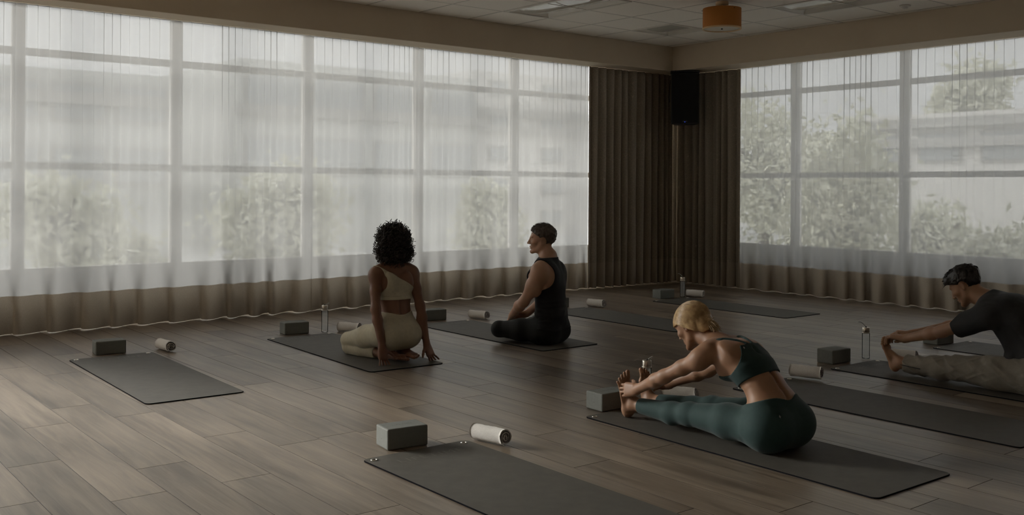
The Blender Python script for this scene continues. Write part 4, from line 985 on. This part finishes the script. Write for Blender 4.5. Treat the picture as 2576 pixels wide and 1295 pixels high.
# ======== blonde woman folding forward ==================================
def blonde_woman():
    base = A(4.10, 3.10, MT); ax = A(1, .02, 0)
    hipL, hipR = A(3.995, 3.02, .125), A(4.20, 3.02, .125); knL, knR = A(3.985, 3.475, .108), A(4.185, 3.49, .112); akL, akR = A(3.995, 3.895, .085), A(4.145, 3.91, .085)
    shL, shR = A(3.935, 3.355, .425), A(4.265, 3.345, .435); wrL, wrR = A(3.922, 3.805, .192), A(4.215, 3.83, .185)
    elL, elR = A(3.905, 3.590, .297), A(4.265, 3.590, .290)
    N_ = [(A(4.10, 3.00, .13), .178, .120), (A(4.10, 3.035, .225), .142, .096), (A(4.10, 3.085, .305), .116, .080), (A(4.10, 3.155, .375), .126, .086), (A(4.10, 3.235, .425), .140, .090), (A(4.10, 3.32, .455), .130, .070)]
    tor = torso(N_, ax)
    tor += [Seg((3.965, 3.345, .45), (4.235, 3.345, .455), .050, .050, .045), Seg((4.10, 3.39, .485), (3.97, 3.345, .462), .038, .036, .04), Seg((4.10, 3.39, .485), (4.23, 3.345, .468), .038, .036, .04),
            Ell((4.04, 3.275, .362), (.055, .05, .045), None, .04), Ell((4.16, 3.275, .362), (.055, .05, .045), None, .04),
            Ell((4.015, 3.225, .474), (.060, .075, .024), ((1, 0, 0), (0, .85, .5), (0, -.5, .85)), .03), Ell((4.185, 3.225, .474), (.060, .075, .024), ((1, 0, 0), (0, .85, .5), (0, -.5, .85)), .03),
            Seg((4.10, 2.930, .24), (4.10, 3.155, .492), .009, .009, .022, sub=True)]
    for z_, y_ in ((.255, 2.957), (.29, 2.977), (.325, 2.999)): tor.append(Ell((4.10, y_+.012, z_-.004), (.006, .009, .009), None, .010))
    glu = [Ell((4.005, 2.995, .125), (.118, .118, .118), None, .04), Ell((4.195, 2.995, .125), (.118, .118, .118), None, .04)]
    lg = leg(hipL, knL, akL, .98, 1.04, (0, 0, -.012))+leg(hipR, knR, akR, .98, 1.04, (0, 0, -.012))
    ft = foot((3.985, 3.962, .030), (-.13, -.02, .98), (0, -1, 0), (1, 0, .12), akL, .98, .35)+foot((4.150, 3.975, .030), (.0, -.02, 1), (0, -1, 0), (-1, 0, .10), akR, .98, .25)
    ar = arm(shL, elL, wrL, .92)+arm(shR, elR, wrR, .92)
    hd = hand(wrL, (-.02, .98, -.18), (-.97, -.05, .20), (.1, .2, .95), [(8, 40, 50), (10, 42, 50), (10, 44, 50), (12, 46, 50)], 1.0, .10, (.62, .45, -.65, .5))
    hd += hand(wrR, (.12, .95, -.12), (.95, -.18, .25), (-.1, .2, .95), [(38, 62, 30), (34, 66, 32), (34, 66, 32), (38, 62, 30)], .98, .05, (.62, .35, -.75, .5))
    c = A(4.095, 3.555, .555); fr = head_frame((-.03, .88, -.50), (0, .45, .88)); s = .98
    hp = head(c, fr, s, True)+neck(c, fr, (4.10, 3.385, .475), .047)+[Seg((4.10, 3.46, .50), (4.10, 3.36, .475), .046, .05, .03)]
    body = tor+glu+lg+ft+ar+hd+hp
    sp = unit((0, .45, .89))
    def leggings(g, Fb):
        f = g.field(glu+lg)-.0055; f1 = g.field(tor[:2])-.0055
        f = f-.003*vnm(near(f), g.X, g.Y, g.Z, 30, 2)*np.exp(-((g.Y-3.10)/.05)**2)
        wl = plane(g, (4.10, 3.03, .252), (0, .38, .92))+.028*np.exp(-((g.X-4.10)/.06)**2)*(plane(g, (4.1, 3.04, .2), (0, -.92, .38)) > 0)
        f1 = np.maximum(f1, wl); k = .03; hh = np.clip(.5+.5*(f-f1)/k, 0, 1); f = f+(f1-f)*hh-k*hh*(1-hh)
        return np.maximum(f, np.where(g.Z < .22, g.Y-3.845, -1))
    def bra(g, Fb):
        f = g.field(tor)-.0065
        lowb = -plane(g, (4.10, 3.118, .335), (0, .58, .81)); upb = plane(g, (4.10, 3.205, .47), (0, .85, .53)); fb = ((1, 0, 0), (0, .80, .60), (0, -.60, .80))
        aL = -ball(g, (3.945, 3.285, .475), (.112, .150, .15), fb); aR = -ball(g, (4.255, 3.285, .475), (.112, .150, .15), fb)
        nk = -ball(g, (4.10, 3.30, .52), (.045, .085, .06), fb)
        st = np.full(f.shape, 1., np.float32)
        for q in (-1, 1):
            P = [A(4.10+q*.012, 3.165, .500), A(4.10+q*.040, 3.235, .520), A(4.10+q*.072, 3.30, .522), A(4.10+q*.095, 3.365, .495), A(4.10+q*.10, 3.395, .43)]
            for a_, b_ in zip(P[:-1], P[1:]): st = np.minimum(st, Seg(a_, b_, .0105, .0095).f(g.X, g.Y, g.Z))
        st = np.maximum(g.field(tor)-.0075, st-.0)
        return np.minimum(np.maximum.reduce([f, lowb, upb, aL, aR, nk]), st)
    def hair(g, Fb):
        f = g.field(hp[:3]); x, y, z = local(g, c, fr, s)
        f = f-(.013+.0035*vnm(near(f), x, y*.15, z*.25, 130, 8))*s
        lob = np.minimum(ball(g, c+(fr[1]*-.080-fr[2]*.035)*s, (.060*s, .052*s, .060*s), fr), ball(g, c+(-fr[0]*.060-fr[1]*.030-fr[2]*.030)*s, (.022*s, .040*s, .060*s), fr))
        lob = np.minimum(lob, ball(g, c+(fr[0]*.060-fr[1]*.030-fr[2]*.030)*s, (.022*s, .040*s, .060*s), fr))
        k = .03; hh = np.clip(.5+.5*(f-lob)/k, 0, 1); f = f+(lob-f)*hh-k*hh*(1-hh)
        line = np.where(z > .03, y-(.080-.30*np.clip(z-.07, -.04, .05)), y-(.040-1.25*np.clip(.03-z, 0, .2)))
        low = -(z+.078+.25*np.clip(y+.06, -.06, .2))
        hole = .018-np.sqrt((y-.004)**2+((z+.008)*.7)**2)
        f = np.maximum.reduce([f, line*s, low*s, np.where(np.abs(x) > .05, hole*s, -1)])
        V, Q = g.mesh(f)
        # combed strands running back from the hairline to the nape
        gr = np.random.default_rng(8); paths = []
        for i in range(900):
            a = gr.uniform(-1.85, 1.85); st = gr.uniform(.0, .25)
            t = np.linspace(st*.5, 1, 16)[:, None]
            s0 = unit((math.sin(a), .42+.38*math.cos(a), .90*math.cos(a)+.02)); e0 = unit((.34*math.sin(a)+gr.normal()*.12, -1, -.55+gr.normal()*.12-.40*max(0, abs(a)-.9)))
            om = math.acos(np.clip(s0.dot(e0), -1, 1)); D = (np.sin((1-t)*om)*s0+np.sin(t*om)*e0)/math.sin(om)
            P = D*A(.0885+.004*max(0, abs(a)-1), .110, .0965)*(1+gr.uniform(-.008, .024))+A(0, -.016, .036)
            paths.append(c+(P[:, :1]*fr[0]+P[:, 1:2]*fr[1]+P[:, 2:]*fr[2])*s)
        # short tuft tied at the nape
        kn = c+(-fr[1]*.128-fr[2]*.028)*s
        for i in range(260):
            d = unit(-fr[1]*.9-fr[2]*.45+gr.normal(size=3)*.30); p0 = kn+gr.normal(size=3)*.008+fr[1]*.02; L0 = gr.uniform(.025, .062)
            t = np.linspace(0, 1, 6)[:, None]; paths.append(p0+d*L0*t-A(0, 0, .022)*t*t)
        V2, Q2 = strands(paths, .0017, .0009, 4); return np.vstack([V, V2]), np.vstack([Q, Q2+len(V)])
    o = make_person(base, body, .0040, M_skin_warm, 'blonde person in dark green sports top and leggings folding forward to hold both feet', [('leggings', M_green2, leggings), ('sports_bra', M_green, bra), ('hair', M_hair_blonde, hair)])
    brows('b', c, fr, s, M_hair_blonde, o, base)
    emblem(o, 'leggings', base, 1963, 1046, .009); emblem(o, 'sports_bra', base, 1872, 872, .007)
blonde_woman()
# ======== man in charcoal shirt folding forward =========================
def folding_man():
    base = A(6.55, 2.9, MT); ax = A(1, .05, 0)
    hipL, hipR = A(6.445, 2.80, .122), A(6.66, 2.78, .122); knL = A(6.445, 3.275, .112); akL = A(6.45, 3.690, .088)
    knR = A(7.02, 2.66, .105); akR = A(6.70, 2.82, .052)
    shL, shR = A(6.37, 3.085, .470), A(6.75, 3.07, .50); elL, elR = A(6.385, 3.365, .350), A(6.69, 3.36, .375); wrL, wrR = A(6.430, 3.655, .262), A(6.525, 3.66, .285)
    N_ = [(A(6.55, 2.78, .125), .172, .125), (A(6.55, 2.775, .25), .155, .112), (A(6.55, 2.82, .36), .156, .110), (A(6.55, 2.90, .45), .176, .115), (A(6.55, 2.99, .505), .190, .112), (A(6.555, 3.07, .535), .165, .085)]
    tor = torso(N_, ax)+[Seg((6.41, 3.075, .505), (6.71, 3.065, .525), .058, .058, .05), Seg((6.555, 3.13, .575), (6.42, 3.075, .52), .044, .044, .05), Seg((6.555, 3.13, .575), (6.70, 3.065, .54), .044, .044, .05)]
    glu = [Ell((6.46, 2.76, .122), (.12, .12, .115), None, .04), Ell((6.645, 2.75, .122), (.12, .12, .115), None, .04)]
    lgL = leg(hipL, knL, akL, 1.03, 1.0, (0, 0, -.012)); lgR = leg(hipR, knR, akR, 1.03, 1.0)
    ft = foot((6.452, 3.765, .030), (-.03, .36, .93), (0, -.93, .36), (1, 0, 0), akL, .96)+foot((6.68, 2.84, .022), (-.12, .97, -.02), (.25, .0, .95), (-.9, .1, .25), akR, .95)
    ar = arm(shL, elL, wrL, 1.04, 1.04)+arm(shR, elR, wrR, 1.04, 1.04)
    hd = hand(wrL, (.02, .99, .08), (-.05, -.08, .99), (.95, .0, .15), [(22, 48, 30), (20, 50, 30), (22, 48, 30), (28, 46, 28)], 1.06, .05, (.7, .4, -.55, .5))
    hd += hand(wrR, (-.18, .97, .05), (.15, -.05, .98), (-.95, .0, .2), [(36, 40, 24)]*4, 1.05, .05, (.7, .4, -.55, .5))
    c = A(6.55, 3.285, .652); fr = head_frame((-.05, .83, -.57), (0, .57, .83)); s = 1.03
    hp = head(c, fr, s)+neck(c, fr, (6.555, 3.13, .56), .056)+[Seg((6.553, 3.20, .59), (6.555, 3.09, .55), .054, .058, .03)]
    body = tor+glu+lgL+lgR+ft+ar+hd+hp
    def shirt(g, Fb):
        slv = []
        for S_, E_ in ((shL, elL), (shR, elR)): slv += [Seg(S_-(E_-S_)*.15, S_+(E_-S_)*.66, .072, .066, .03)]
        kp = on_x(2538, 905, 6.425); f = g.field(tor+glu+slv+[Ell(kp, (.018, .017, .022), None, .02), Seg(kp, kp+A(-.004, .012, -.045), .013, .007, .015), Seg((6.50, 2.96, .40), (6.50, 2.90, .26), .085, .075, .06)])-.011
        mk = near(f); w_ = vnm(mk, g.X*.6+g.Z*.3, g.Y, g.Z, 22, 12)*.0045+vnm(mk, g.X, g.Y*.6+g.Z*.5, g.Z*.4, 38, 13)*.0025
        f = f-w_*(.4+.6*np.clip((.50-g.Z)/.2, 0, 1))
        for S_, E_ in ((shL, elL), (shR, elR)):
            u = unit(E_-S_); e = S_+(E_-S_)*.62
            f = np.maximum(f, np.where(((g.X-e[0])**2+(g.Y-e[1])**2+(g.Z-e[2])**2) < .14**2, plane(g, e, u), -1))
        f = np.maximum(f, plane(g, (6.555, 3.152, .585), (0, .80, .60))); nk = -ball(g, (6.555, 3.185, .60), (.062, .06, .06))
        return np.maximum.reduce([f, nk, np.broadcast_to(.175-g.Z, f.shape)])
    def trousers(g, Fb):
        f = g.field(tor[:1]+glu+[Seg(p.a, p.b, p.r0*1.12+.006, p.r1*1.12+.006, p.k) if isinstance(p, Seg) else p for p in lgL+lgR])-.009
        mk = near(f); w_ = (.45-np.abs(vnm(mk, g.X*.4, g.Y*.75-g.Z*1.1, g.Z*.2, 17, 21)))*.018+(.4-np.abs(vnm(mk, g.X*.5, g.Y*.6+g.Z*1.2, g.Z*.4, 30, 22)))*.006
        f = f-w_
        f = np.maximum(f, np.where((g.Z < .2) & (g.X < 6.58), g.Y-3.655+.10*(g.Z-.08), -1)); d = unit(akR-knR)
        f = np.maximum(f, np.where(((g.X-akR[0])**2+(g.Y-akR[1])**2+(g.Z-akR[2])**2) < .11**2, plane(g, akR-d*.06, d), -1))
        f = np.minimum(f, np.where((g.Y < 3.60) & ((g.X-akR[0])**2+(g.Y-akR[1])**2 > .12**2), g.field(tor[:1]+glu+lgL+lgR)-.005, 1)); return np.maximum(f, g.Z-.245)
    def hair(g, Fb):
        f = g.field(hp[:3]); x, y, z = local(g, c, fr, s)
        top_ = np.clip((z-.015)/.06, 0, 1)
        mk = near(f); nz = .006*vnm(mk, x*1.6, y*.5, z, 75, 14)*top_+.003*vnm(mk, x, y, z, 150, 15)
        f = f-(.006+.016*top_+.010*np.clip((y-.02)/.06, 0, 1)*top_+nz)*s*np.clip((z+.085)/.06, 0, 1)
        q_ = np.clip((z-.015)/.060, 0, 1); line = y-(.018-.5*np.clip(.03-z, 0, .1)+.086*q_*q_*(3-2*q_))
        line = np.maximum(line, -.080-z+.9*np.clip(y+.045, 0, 1))
        hole = .030-np.sqrt((y+.010)**2+((z+.006)*.85)**2)
        f = np.maximum.reduce([f, line*s, np.where(np.abs(x) > .045, hole*s, -1)])
        V, Q = g.mesh(f); gr = np.random.default_rng(4); paths = []
        for i in range(380):                                   # swept-up fringe and crown tufts
            lx = gr.uniform(-.060, .060); ly = gr.uniform(-.02, .085); lz = .036+.098*math.sqrt(max(.05, 1-(lx/.085)**2-((ly+.016)/.118)**2))
            d = unit((gr.normal()*.35+lx*3, .75, .55+gr.normal()*.2)); t = np.linspace(0, 1, 6)[:, None]; P = A(lx, ly, lz)+d*t*gr.uniform(.018, .034)+A(0, .012, -.012)*t*t
            paths.append(c+(P[:, :1]*fr[0]+P[:, 1:2]*fr[1]+P[:, 2:]*fr[2])*s)
        V2, Q2 = strands(paths, .0024, .0007, 4); return np.vstack([V, V2]), np.vstack([Q, Q2+len(V)])
    o = make_person(base, body, .0044, M_skin_olive, 'person with short black hair in charcoal tee and taupe trousers reaching forward to the toes', [('tee_shirt', M_char, shirt), ('trousers', M_khaki, trousers), ('hair', M_hair_black, hair)])
    brows('b', c, fr, s, M_hair_black, o, base)
    zp = [on_x(2265+k*10, 917+k*2.2, 6.372)-base for k in range(6)]; tube('zip', zp, .0025, M_dark, o, 5)
folding_man()
